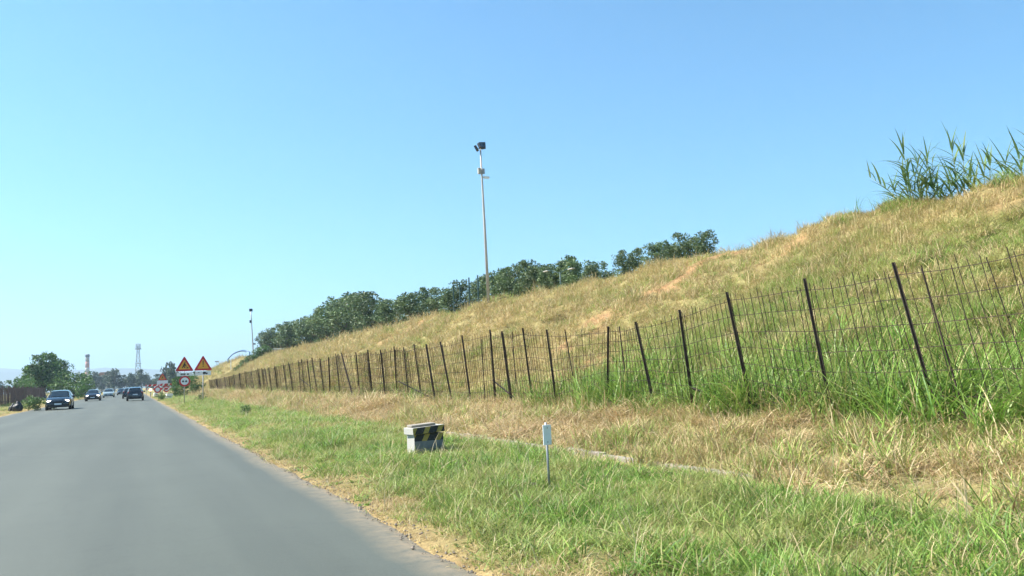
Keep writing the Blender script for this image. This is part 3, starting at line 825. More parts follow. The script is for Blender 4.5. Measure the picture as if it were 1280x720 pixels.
# clump of trees behind the brown fence on the left
for px, yt, Y, s, lab in [(56, 449, 158, 1.16, "tallest round tree behind the brown fence on the left"), (71, 456, 164, 1.0, "second tall tree behind the brown fence, right of the tallest"),
                          (42, 462, 160, .85, "tree at the left shoulder of the round clump")]:
    q = at_y(px, yt, Y)
    tree('broad', (q.x, Y, 0), q.z / 6.1, lab, "tree", "trees behind the brown fence", sxy=1.0)
for px, yt, Y, lab in [(25, 472, 148, "low bush behind the left end of the brown fence"), (36, 476, 140, "low bush in front of the tall round tree"), (82, 467, 150, "dark bush right of the tall round tree"),
                       (98, 465, 165, "bush with a high round top near the far chimney"), (92, 477, 132, "broad bright bush at the end of the brown fence"), (106, 475, 126, "broad dark bush overhanging the road behind the second car"),
                       (113, 481, 128, "lowest bush at the roadside right of the dark one")]:
    q = at_y(px, yt, Y)
    tree('shrub', (q.x, Y, 0), q.z / 2.0, lab, "bush", "trees behind the brown fence", "bush", sxy=1.3 if Y > 130 else 1.0)
# far tree belt
belt = [(118, 466, 420), (127, 470, 460), (137, 466, 430), (143, 463, 400), (150, 473, 450), (156, 470, 400), (163, 468, 380), (170, 466, 400), (177, 464, 390), (184, 470, 420), (190, 474, 430), (197, 469, 360), (204, 468, 330),
        (210, 454, 300), (215, 460, 290), (221, 466, 330), (236, 470, 300), (243, 466, 260), (256, 470, 330), (264, 463, 340), (0, 478, 420), (-8, 474, 400), (10, 482, 520)]
for k, (px, yt, Y) in enumerate(belt):
    q = at_y(px, yt, Y)
    lab = "hazy distant tree of the far belt, %s from the left" % ORD[(k + 3) if k < 20 else k - 20]
    tree('far', (q.x, Y, 0), q.z / (10 * .42 + 4.2 * 1.75), lab, "tree", "far tree belt", sxy=1.0 if k not in (13, 14) else .8)
for k, (px, yt, Y, lab) in enumerate([(225, 470, 92, "dark bush behind the round road sign"), (240, 468, 98, "dark bush between the two roadworks signs"), (219, 478, 90, "bush left of the round road sign")]):
    q = at_y(px, yt, Y); tree('shrub', (q.x, Y, .2), (q.z - .2) / 2.0, lab, "bush", None, "bush")
# small weeds on the verge
for px, py, s, lab in [(307, 519, .26, "dark leafy weed standing in the green verge"), (252, 502, .42, "low weed at the foot of the right roadworks sign"), (203, 500, .5, "weed by the road edge before the barriers")]:
    q = at_z(px, py, .05); tree('shrub', (q.x, q.y, zt(q.x, q.y) - .05 - .45 * s), s, lab, "weed", None, "weed")
for k, (dx, dy) in enumerate([(0, 0), (.9, 3), (-.8, 2)]):
    tree('shrub', (at_y(46, 508, 66).x + dx * .9, 66 + dy, 0), .5, "low bright green bush at the left roadside, %s from the near end" % ORD[k], "bush", "low bushes on the left roadside", "bush", sxy=1.3)

# ------------------------------------------------------------------ giant reeds on the crest
def reed_clump(loc, canes, label, seed):
    r = random.Random(seed)
    e = empty("giant_reed", loc); tag(e, label, "reed", "giant reeds on the crest")
    for (dx, dy, h, lean, az) in canes:
        pts = []; n = 9
        for i in range(n + 1):
            t_ = i / n; o = lean * h * t_ ** 1.6
            pts.append(Vector((dx + math.cos(az) * o, dy + math.sin(az) * o, h * t_ - .1)))
        cn = MB().tube(pts, [.016 * (1 - .75 * i / n) for i in range(n + 1)], 5).build("cane", M["canem"], e, True)
        V, Fc, C = [], [], []
        nl = int(7 + h * 8)
        for k in range(nl):
            t_ = .18 + .82 * k / (nl - 1); i = min(int(t_ * n), n - 1); p = pts[i].lerp(pts[i + 1], t_ * n - i)
            a = (k % 2) * math.pi + r.uniform(-.75, .75) + az + 1.2
            L = r.uniform(.6, 1.05) * (1 if t_ < .85 else .75); th = r.uniform(.4, 1.15) * (1 if t_ < .85 else .35); w = r.uniform(.042, .066)
            side = Vector((-math.sin(a), math.cos(a), 0)); q = p.copy(); b = len(V); S = 6
            dth = r.uniform(.3, 1.7) / S if t_ < .9 else .25 / S
            cc = np.array(random.choice([(0.12, 0.21, 0.065), (0.16, 0.255, 0.075), (0.21, 0.28, 0.10), (0.10, 0.18, 0.06)])) * r.uniform(.8, 1.2)
            for s in range(S):
                ww = w * (1 - (s / S) ** 1.5) * (.6 + .4 * min(1, s))
                V += [q - side * ww / 2, q + side * ww / 2]; C += [cc, cc]
                q = q + Vector((math.sin(th) * math.cos(a), math.sin(th) * math.sin(a), math.cos(th))) * (L / S); th += dth
            V.append(q); C.append(cc)
            for s in range(S - 1): j = b + 2 * s; Fc.append((j, j + 1, j + 3, j + 2))
            j = b + 2 * (S - 1); Fc.append((j, j + 1, j + 2))
        link_mesh("leaves", mesh_np("leaves", V, Fc, True, np.array(C)), M["reed"], cn)
    return e
M["canem"] = plain("reed_cane", (0.22, 0.25, 0.10), .5, var=.2)
def crest_at(px, X=18.3):
    d = at_x(px, 250, X); return Vector((X, d.y, zt(X, d.y)))
def cane_h(px, ytop, X, base):   # cane length so that its leaf tips reach the photo's height
    return max(.3, at_x(px, ytop, X).z - base.z - .28)
b = crest_at(1143, 18.3)
reed_clump(b, [(0, .1, cane_h(1130, 165, 18.3, b), .05, 2.2), (.1, -.1, cane_h(1148, 180, 18.3, b), .06, .5), (-.1, -.25, cane_h(1150, 182, 18.3, b), .04, 4), (.15, .25, cane_h(1140, 195, 18.3, b), .1, 2.0),
               (-.05, .35, 1.05, .75, 1.75), (.2, .15, 1.0, .25, 1.2), (0, -.35, 1.2, .1, 5), (.25, 0, .9, .15, 3), (.1, .5, .7, .3, 1.4)], "tall leafy reed clump farthest left on the crest, with one cane leaning out", 1)
b = crest_at(1168, 18.5)
reed_clump(b, [(0, 0, cane_h(1168, 177, 18.5, b), .05, 4.5), (.1, .15, .7, .3, 1.0), (.1, -.2, .75, .3, 4.6), (0, -.4, .6, .35, 4.6), (0, .35, .6, .35, 1.6)], "thin single reed cane right of the tall leafy clump", 2)
b = crest_at(1199, 18.4)
reed_clump(b, [(0, 0, cane_h(1199, 158, 18.4, b), .04, 1.6), (.05, -.12, cane_h(1205, 170, 18.4, b), .06, 4.7), (0, .3, .8, .35, 1.6), (.1, .45, .7, .4, 2), (.05, -.3, .7, .3, 4.5)], "tallest slender reed on the crest with a forked leafy top", 3)
b = crest_at(1228, 18.4)
reed_clump(b, [(0, .25, .75, .12, 1.6), (.1, 0, .85, .1, 4.6), (0, -.2, .9, .12, 4.6), (-.1, .1, .6, .2, 3), (.1, -.45, .8, .25, 4.4), (0, .5, .6, .3, 1.6), (0, -.7, .6, .3, 4.6), (.1, .75, .45, .3, 1.6)], "low bushy reed clump right of the tallest reed", 4)
b = crest_at(1290, 18.3)
reed_clump(b, [(0, .15, .75, .05, 1.6), (.1, 0, .6, .1, 4.6), (0, -.2, .8, .12, 4.6)], "reed clump cut off by the right edge of the picture", 5)

# ------------------------------------------------------------------ floodlight masts on the bank
def mast(base, top, label, heads, cam_arm, far=False):
    e = empty("floodlight_mast", base); tag(e, label, "floodlight", "floodlight masts")
    d = top - base; H = d.length
    mb = MB().tube([Vector((0, 0, -.4)), d * .5, d * .8, d], [.085, .07, .05, .04] if not far else [.11, .10, .09, .08], 10); mb.build("pole", M["pole"], e, True)
    for (dx, dy, dz, w, h, rz) in heads:
        Mr = Matrix.Rotation(rz, 3, 'Z') @ Matrix.Rotation(R(-25), 3, 'X')
        hd = MB().box(d + Vector((dx, dy, dz)), (w, .14, h), Mr).build("lamp_head", M["darkm"], e, bevel=.02)
        MB().box(d + Vector((dx, dy, dz)) + Mr @ Vector((0, -.077, 0)), (w * .86, .01, h * .8), Mr).build("lens", M["glass"], hd)
        MB().tube([d + Vector((0, 0, .0)), d + Vector((dx * .6, dy * .6, dz * .5)), d + Vector((dx, dy, dz - h * .4))], .02, 5).build("bracket", M["darkm"], e)
    for (t_, off, dims, mat, nm) in cam_arm:
        p = d * t_
        MB().box(p + Vector(off), dims).build(nm, mat, e, bevel=.015)
        MB().tube([p, p + Vector(off)], .018, 5).build("arm", M["galv"], e)
    return e
bs = hit(611, 379); bs.z = zt(bs.x, bs.y)
dist = bs.length
tp = at_y(600.5, 186, bs.y + .15)
mast(bs, tp, "tall slim floodlight mast standing on the embankment crest", [(-.02, -.12, .12, .38, .32, .5), (.16, .08, .22, .36, .42, -.35), (-.22, .06, .02, .3, .3, 1.0)],
     [(.845, (-.16, -.04, .05), (.16, .14, .34), M["concw"], "junction_box"), (.845, (.08, -.04, .05), (.14, .12, .30), M["greym"], "control_box"), (.815, (.24, -.06, -.03), (.34, .12, .12), M["white"], "security_camera")])
b2 = at_x(317.5, 440, 20); b2.z = 4.3
t2 = at_y(313.5, 388, b2.y)
mast(b2, t2, "small far floodlight mast beside the end of the crest trees", [(0, -.1, .05, .6, .55, 0)],
     [(.8, (-.2, 0, 0), (.3, .25, .5), M["darkm"], "junction_box"), (.4, (.3, -.05, 0), (.4, .2, .3), M["greym"], "security_camera")], True)

# teal mesh fence by the mast
tf = empty("metal_fence", (19.2, bs.y, zt(19.2, bs.y))); tag(tf, "dark teal metal fence posts in front of the trees beside the mast", "fence")
prev = None
tops = [(566.5, 356), (574.5, 353), (586, 347), (597, 344)]
for px, py in tops:
    q = at_x(px, py, 19.3); z0 = zt(19.3, q.y) - .1
    MB().box((0, 0, (q.z - z0) / 2), (.07, .07, q.z - z0)).build("post", M["teal"], tf).location = Vector((19.3, q.y, z0)) - tf.location
    if prev is not None:
        mb = MB()
        for k in range(1, 7):
            v = k / 7
            mb.tube([prev[0].lerp(prev[1], v) - tf.location, Vector((19.3, q.y, z0)).lerp(q, v) - tf.location], .008, 4)
        mb.build("wire_panel", M["teal"], tf)
    prev = (Vector((19.3, q.y, z0)), q)

# twin-arm street lamp showing among the trees
c = at_x(700, 340, 20.6); e = empty("street_lamp", (20.6, c.y, zt(20.6, c.y) - .1)); tag(e, "pale twin-arm street lamp half hidden among the crest trees", "street lamp")
la, lb = at_x(683, 339, 20.6) - e.location, at_x(714, 336, 20.6) - e.location
cc = c - e.location; cc.x = 0; cc.y = 0
MB().tube([(0, 0, -.2), cc], [.05, .035], 8).build("pole", M["teal"], e, True)
for q in (la, lb):
    MB().tube([cc - Vector((0, 0, .1)), cc.lerp(q, .5) + Vector((0, 0, .05)), q], .02, 6).build("arm", M["teal"], e, True)
    MB().box(q, (.18, .5, .06)).build("lamp_head", M["concw"], e, bevel=.02)

# blue pipe arch and white stake on the far mound, grey shed behind the bank
a0, a1 = at_y(285, 449, 160), at_y(312, 440, 152)
e = empty("pipe_arch", (a0.x, a0.y, zt(a0.x, a0.y))); tag(e, "blue pipe bent in an arch above the far mound", "pipe")
pp = []
for k in range(13):
    u = k / 12; q = a0.lerp(a1, u); q.z += (1 - abs(2 * u - 1) ** 2.4) * .8; pp.append(q - e.location)
pp = [Vector((pp[0].x, pp[0].y, -.4))] + pp + [Vector((pp[-1].x, pp[-1].y, pp[-1].z - 2.2))]
MB().tube(pp, .11, 8).build("pipe", M["bluep"], e, True)
MB().tube([p_ * .94 + Vector((0, .35, .0)) for p_ in pp[2:-2]], .06, 6).build("return_pipe", M["bluep"], e, True)
q = at_y(288.5, 450, 148); z0 = zt(q.x, q.y)
e = empty("marker_stake", (q.x, q.y, min(z0, q.z - 2))); tag(e, "thin white stake in front of the far mound", "stake")
MB().tube([(0, 0, -.2), (0, 0, q.z - e.location.z)], .07, 6).build("shaft", M["white"], e); MB().box((0, 0, q.z - e.location.z), (.16, .16, .12)).build("cap", M["white"], e)
q = at_x(341, 437, 21.5)
e = empty("shed", (21.5, q.y, 4.2)); tag(e, "small blue-grey shed roof behind the bank below the far mast", "shed")
hh = q.z - 4.2
MB().box((0, 0, hh / 2), (3.0, 2.4, hh)).build("wall", M["greym"], e); MB().box((0, 0, hh + .08), (3.3, 2.7, .16)).build("roof", M["shedroof"] if "shedroof" in M else M["plate"], e)

# ------------------------------------------------------------------ striped concrete plinth and marker post
q = at_z(537, 566, .1)
qa = at_y(518, 560, q.y); qb = at_y(555, 560, q.y)
wb = qb.x - qa.x; zc = zt(q.x, q.y)
ztop = at_y(530, 532, q.y).z
Hb = ztop - zc + .03
# hazard stripes: diagonal bands in object space on the upper part, concrete darkened for shade below
def hazard(name, zlo):
    m, t, b = new_mat(name)
    tc = N(t, "ShaderNodeTexCoord").outputs["Object"]; sp = N(t, "ShaderNodeSeparateXYZ"); t.links.new(tc, sp.inputs[0])
    ad = N(t, "ShaderNodeMath", operation='MULTIPLY_ADD'); t.links.new(sp.outputs["Z"], ad.inputs[0]); ad.inputs[1].default_value = -0.55; t.links.new(sp.outputs["X"], ad.inputs[2])
    a2 = N(t, "ShaderNodeMath", operation='ADD'); t.links.new(ad.outputs[0], a2.inputs[0]); t.links.new(sp.outputs["Y"], a2.inputs[1])
    fr = N(t, "ShaderNodeMath", operation='PINGPONG'); t.links.new(a2.outputs[0], fr.inputs[0]); fr.inputs[1].default_value = 0.112
    st = ramp(t, [(0.0, (0, 0, 0)), (0.36, (0, 0, 0)), (0.41, (1, 1, 1)), (1, (1, 1, 1))], N_scale(t, fr.outputs[0], 1 / .112)).outputs[0]
    wear = noise_tex(t, 30, 5, .65, tc)
    yel = ramp(t, [(0.3, (0.26, 0.19, 0.04)), (0.7, (0.40, 0.30, 0.08))], wear).outputs[0]
    blk = ramp(t, [(0.3, (0.012, 0.012, 0.014)), (0.75, (0.04, 0.04, 0.045))], wear).outputs[0]
    paint = mix(t, yel, blk, st)
    conc = ramp(t, [(0.3, (0.13, 0.14, 0.14)), (0.7, (0.22, 0.225, 0.22))], noise_tex(t, 9, 5, .6, tc)).outputs[0]
    gt = N(t, "ShaderNodeMath", operation='GREATER_THAN'); t.links.new(sp.outputs["Z"], gt.inputs[0]); gt.inputs[1].default_value = zlo
    chip = ramp(t, [(0.66, (1, 1, 1)), (0.70, (0, 0, 0))], wear).outputs[0]
    f = mix(t, gt.outputs[0], chip, 1.0, 'MULTIPLY')
    # the painted band runs round the front only; shade is put into the front concrete's colour, other faces stay pale
    geo = N(t, "ShaderNodeTexCoord").outputs["Normal"]; sn = N(t, "ShaderNodeSeparateXYZ"); t.links.new(geo, sn.inputs[0])
    fm = N(t, "ShaderNodeMath", operation='LESS_THAN'); t.links.new(sn.outputs["Y"], fm.inputs[0]); fm.inputs[1].default_value = -0.6
    f2 = mix(t, f, fm.outputs[0], 1.0, 'MULTIPLY')
    base = mix(t, (0.38, 0.37, 0.33), conc, fm.outputs[0])
    t.links.new(mix(t, base, paint, f2), b.inputs["Base Color"]); b.inputs["Roughness"].default_value = .8
    bump(t, wear, .3, .01, b)
    return m
def N_scale(t, v, k):
    n = N(t, "ShaderNodeMath", operation='MULTIPLY'); t.links.new(v, n.inputs[0]); n.inputs[1].default_value = k; return n.outputs[0]
e = empty("concrete_plinth", (q.x, q.y, zc - .04), R(2)); tag(e, "concrete box with black and yellow hazard stripes in the green verge", "concrete box")
depth = .34
cx = (qa.x + qb.x) / 2 - q.x
MB().box((cx, depth / 2, Hb * .36), (wb, depth, Hb * .80)).build("base_block", hazard("striped_base", Hb * .535), e, bevel=.008)
cap = MB().box((0, 0, 0), (wb + .05, depth + .04, Hb * .22)).build("cap_slab", hazard("striped_cap", -1.0), e, bevel=.008)
cap.location = (cx - .02, depth / 2 - .02, Hb * .88); cap.rotation_euler = (R(-1.0), R(-3.0), R(2.5))
lid = MB().box((0, 0, 0), (wb * .8, depth * .9, .03)).build("loose_slab", M["concrete"], e, bevel=.008)
lid.location = (cx - .06, depth / 2, Hb * .88 + Hb * .11 + .02); lid.rotation_euler = (R(-1), R(-3.5), R(-6))

q = at_z(687, 608, .09)
e = empty("marker_post", (q.x, q.y, zt(q.x, q.y))); tag(e, "small pale plate on a thin grey post in the green verge", "marker post")
t1 = at_y(682, 528, q.y) - e.location
MB().tube([(0, 0, -.15), t1], [.0135, .0135], 8).build("post", M["greym"], e, True)
pa, pb_ = at_y(682, 531, q.y) - e.location, at_y(683.2, 556, q.y) - e.location
pc = (pa + pb_) / 2; hh = (pa - pb_).length
pl = MB().box((0, 0, 0), (.108, .010, hh)).build("plate", M["plate"], e, bevel=.004); pl.location = pc + Vector((0, -.024, 0)); pl.rotation_euler = (0, -math.atan2((pb_ - pa).x, hh), R(12))
for k in (-.35, .35):
    bt = MB().tube([(0, -.012, hh * k), (0, -.005, hh * k)], .006, 6).build("bolt", M["greym"], pl)
q = at_z(667, 611, .08)
bm = bmesh.new(); bmesh.ops.create_icosphere(bm, subdivisions=2, radius=.055)
for v in bm.verts: v.co *= .8 + .45 * mnoise.noise(v.co * 14); v.co.z *= .7
me = bpy.data.meshes.new("stone"); bm.to_mesh(me); bm.free()
o = link_mesh("stone", me, M["stone"]); o.location = (q.x, q.y, zt(q.x, q.y) + .05); tag(o, "small grey stone in the grass left of the marker post", "stone")

# ------------------------------------------------------------------ road signs
def tri(s, z0, inset=0.0):
    h = s * math.sqrt(3) / 2; c = Vector((0, z0 + h / 3)); pts = [(-s / 2, z0), (s / 2, z0), (0, z0 + h)]
    k = 1 - inset
    pts = [((p_[0] - c.x) * k + c.x, (p_[1] - c.y) * k + c.y) for p_ in pts]
    out = []
    for i, p_ in enumerate(pts):      # rounded corners
        a, b_, c_ = Vector(pts[i - 1]), Vector(p_), Vector(pts[(i + 1) % 3])
        r_ = s * .07 * k
        u, v = (a - b_).normalized(), (c_ - b_).normalized()
        for w in (0, .5, 1):
            m_ = (b_ + u * r_).lerp(b_ + v * r_, w); out.append(tuple(m_.lerp(b_, .35 if w == .5 else 0)))
    return out
def flat(mb, poly, y0, y1): return mb.prism(poly, lambda u, v, t_: Vector((u, t_, v)), y0, y1)
def disc(cx, cz, r_, n=28): return [(cx + r_ * math.cos(6.2832 * k / n), cz + r_ * math.sin(6.2832 * k / n)) for k in range(n)]
def rect(x0, x1, z0, z1): return [(x0, z0), (x1, z0), (x1, z1), (x0, z1)]
def tri_sign(e, s, z0, pict):
    p_ = flat(MB(), tri(s, z0), -.03, -.006).build("triangle_panel", M["signred"], e)
    flat(MB(), tri(s, z0, .36), -.034, -.031).build("yellow_field", M["signyel"], p_)
    mb = MB()
    for poly in pict: flat(mb, [(u * s, z0 + v * s) for u, v in poly], -.039, -.035)
    mb.build("pictogram", M["black"], p_)
def arm_poly(a, b_, w):
    a, b_ = Vector(a), Vector(b_); d = (b_ - a).normalized(); n = Vector((-d.y, d.x)) * w / 2
    return [tuple(a - n), tuple(b_ - n), tuple(b_ + n), tuple(a + n)]
WORKER = [disc(.03, .50, .035, 12), arm_poly((.02, .45), (-.04, .30), .075), arm_poly((-.04, .31), (.04, .17), .05), arm_poly((-.05, .31), (-.12, .17), .05), arm_poly((.03, .43), (.10, .30), .035),
          arm_poly((-.02, .42), (.06, .28), .03), arm_poly((-.02, .36), (.16, .20), .022), [(.10, .155), (.24, .155), (.17, .235)]]
BANG = [[(-.03, .56), (.03, .56), (.018, .30), (-.018, .30)], disc(0, .23, .03, 12)]
def sign_base(px, py, zg, label, name="road_sign", cat="road sign", group=None, rz=0.0):
    q = at_z(px, py, zg); e = empty(name, (q.x, q.y, zt(q.x, q.y)), rz); tag(e, label, cat, group); return e
def zz(e, px, py): return at_y(px, py, e.location.y).z - e.location.z
e = sign_base(230.5, 505.5, .05, "men at work warning triangle over a round red-ringed sign on one post", group="roadworks signs")
ztop = zz(e, 228.5, 446); zb = zz(e, 228.5, 464); s = (ztop - zb) / .866 * 1.05
MB().tube([(0, .03, -.3), (0, .03, ztop - .12)], .03, 8).build("post", M["galv"], e, True)
tri_sign(e, s, zb, WORKER)
zp = zz(e, 228, 466); zp2 = zz(e, 228, 470)
pn = flat(MB(), rect(-.48, .5, zp2, zp), -.03, -.006).build("distance_panel", M["white"], e)
mb = MB()
for k, (u0, u1, hh_) in enumerate([(-.24, -.16, 1), (-.13, -.05, 1), (-.02, .06, 1), (.16, .28, .7)]):
    zc_ = (zp + zp2) / 2; h_ = (zp - zp2) * .28 * hh_
    flat(mb, rect(u0, u1, zc_ - h_, zc_ + h_), -.036, -.031)
mb.build("dark_marks", M["darkm"], pn)
rc = zz(e, 229, 476.5); rr_ = .36
rd = flat(MB(), disc(0.02, rc, rr_), -.03, -.006).build("round_panel", M["signred"], e)
flat(MB(), disc(0.02, rc, rr_ * .70), -.034, -.031).build("white_field", M["plate"], rd)
mb = MB()
for dx, mt in ((-.085, 'a'), (.11, 'b')):
    flat(mb, rect(dx - .065, dx + .065, rc - .055, rc + .01), -.039, -.035); flat(mb, [(dx - .05, rc + .012), (dx + .05, rc + .012), (dx + .035, rc + .05), (dx - .035, rc + .05)], -.039, -.035)
    for sx in (-.04, .04): flat(mb, rect(dx + sx - .015, dx + sx + .015, rc - .08, rc - .057), -.039, -.035)
mb.build("pictogram", M["darkm"], rd)
e = sign_base(254, 503.5, .06, "warning triangle with a black exclamation mark over a white panel", group="roadworks signs")
ztop = zz(e, 253, 445); zb = zz(e, 253, 463); s = (ztop - zb) / .866 * 1.05
MB().tube([(0, .03, -.3), (0, .03, ztop - .12)], .035, 8).build("post", M["galv"], e, True)
MB().tube([(.0, .15, -.3), (.0, .15, zb)], .035, 8).build("post", M["galv"], e, True)
tri_sign(e, s, zb, BANG)
zp = zz(e, 253, 464); zp2 = zz(e, 253, 469)
pn = flat(MB(), rect(-.52, .52, zp2, zp), -.03, -.006).build("supplementary_panel", M["plate"], e)
mb = MB(); zc_ = (zp + zp2) / 2
flat(mb, [(-.02, zc_ - .05), (.30, zc_ - .05), (.30, zc_ + .03), (.20, zc_ + .03), (.16, zc_ + .09), (.02, zc_ + .09), (-.02, zc_ + .03)], -.036, -.031)
flat(mb, disc(.05, zc_ - .06, .035, 10), -.037, -.032); flat(mb, disc(.23, zc_ - .06, .035, 10), -.037, -.032)
flat(mb, [(-.36, zc_ + .04), (-.26, zc_ + .09), (-.24, zc_ + .03)], -.036, -.031)
mb.build("pictogram", M["black"], pn)

# roadworks further on: third triangle, round signs, barrier boards, lamp, white blocks
e = sign_base(203, 494, .05, "farther warning triangle above a white panel beyond the first two signs", group="roadworks signs")
e.location.y = 108; e.location.x = at_y(203, 490, 108).x; e.location.z = .08
ztop = zz(e, 202, 467.5); zb = zz(e, 202, 475.3); s = (ztop - zb) / .866 * 1.15
tri_sign(e, s, zb, WORKER)
MB().tube([(-.3, .03, -.3), (-.3, .03, zb + .1)], .035, 8).build("post", M["galv"], e, True)
MB().tube([(.3, .03, -.3), (.3, .03, zb + .1)], .035, 8).build("post", M["galv"], e, True)
flat(MB(), rect(-.62, .62, zz(e, 202, 480), zb - .03), -.03, -.006).build("white_panel", M["plate"], e)
for px, py, lab in [(197, 487, "left of two round red-ringed roadworks signs near the barrier"), (208, 486, "right of two round red-ringed roadworks signs near the barrier")]:
    e = sign_base(px, 495, .05, lab, group="roadworks signs"); e.location.y = 106; e.location.x = at_y(px, 490, 106).x; e.location.z = .08
    rc = zz(e, px, py); 
    MB().tube([(0, .03, -.3), (0, .03, rc)], .03, 8).build("post", M["galv"], e, True)
    rd = flat(MB(), disc(0, rc, .40), -.03, -.006).build("round_panel", M["signred"], e)
    flat(MB(), disc(0, rc, .25), -.034, -.031).build("pale_field", M["pink"] if "pink" in M else M["plate"], rd)
    MB().box((0, 0, .06), (.6, .5, .12)).build("foot", M["rubber"], e)
for k, (px, Y) in enumerate([(190, 128), (196, 120), (203, 113), (211, 104)]):
    q = at_y(px, 490, Y); e = empty("roadworks_barrier", (q.x, Y, .05), R(10)); tag(e, "red and white roadworks barrier board, %s from the near end" % ORD[3 - k], "barrier", "roadworks barriers")
    for zc_ in (1.5, 1.0):
        bd = MB().box((0, 0, zc_), (1.7, .04, .24)).build("board", M["signred"], e, bevel=.005)
        for j in (-.6, 0, .6):
            flat(MB(), [(j - .16, zc_ - .118), (j + .04, zc_ - .118), (j + .16, zc_ + .118), (j - .04, zc_ + .118)], -.027, -.022).build("stripe", M["white"], bd)
    for j in (-.75, .75): MB().box((j, .03, .82), (.05, .05, 1.64)).build("leg", M["greym"], e)
q = at_y(188, 489, 118); e = empty("warning_lamp", (q.x, 118, .05)); tag(e, "lit amber warning lamp at the roadside before the barriers", "warning lamp")
MB().tube([(0, 0, -.05), (0, 0, .75)], .03, 6).build("stand", M["greym"], e); MB().tube([(0, -.06, .9), (0, .06, .9)], .19, 14).build("lens", M["amber"], e); MB().box((0, .02, .68), (.24, .16, .14)).build("battery_box", M["darkm"], e)
for px, py, sc_, lab in [(211, 499, 1.0, "white block stack at the road edge below the barriers"), (193.5, 496, .6, "small white block at the road edge near the amber lamp")]:
    q = at_z(px, py, .02); e = empty("block_stack", (q.x, q.y, zt(q.x, q.y)), R(15)); tag(e, lab, "block")
    for k, dx in enumerate((0, .06)):
        MB().box((dx, 0, .12 + k * .3), (.62 * sc_, .4, .22)).build("block", M["white"], e, bevel=.02)
    MB().box((0, 0, .24), (.4 * sc_, .3, .1)).build("spacer", M["concrete"], e)

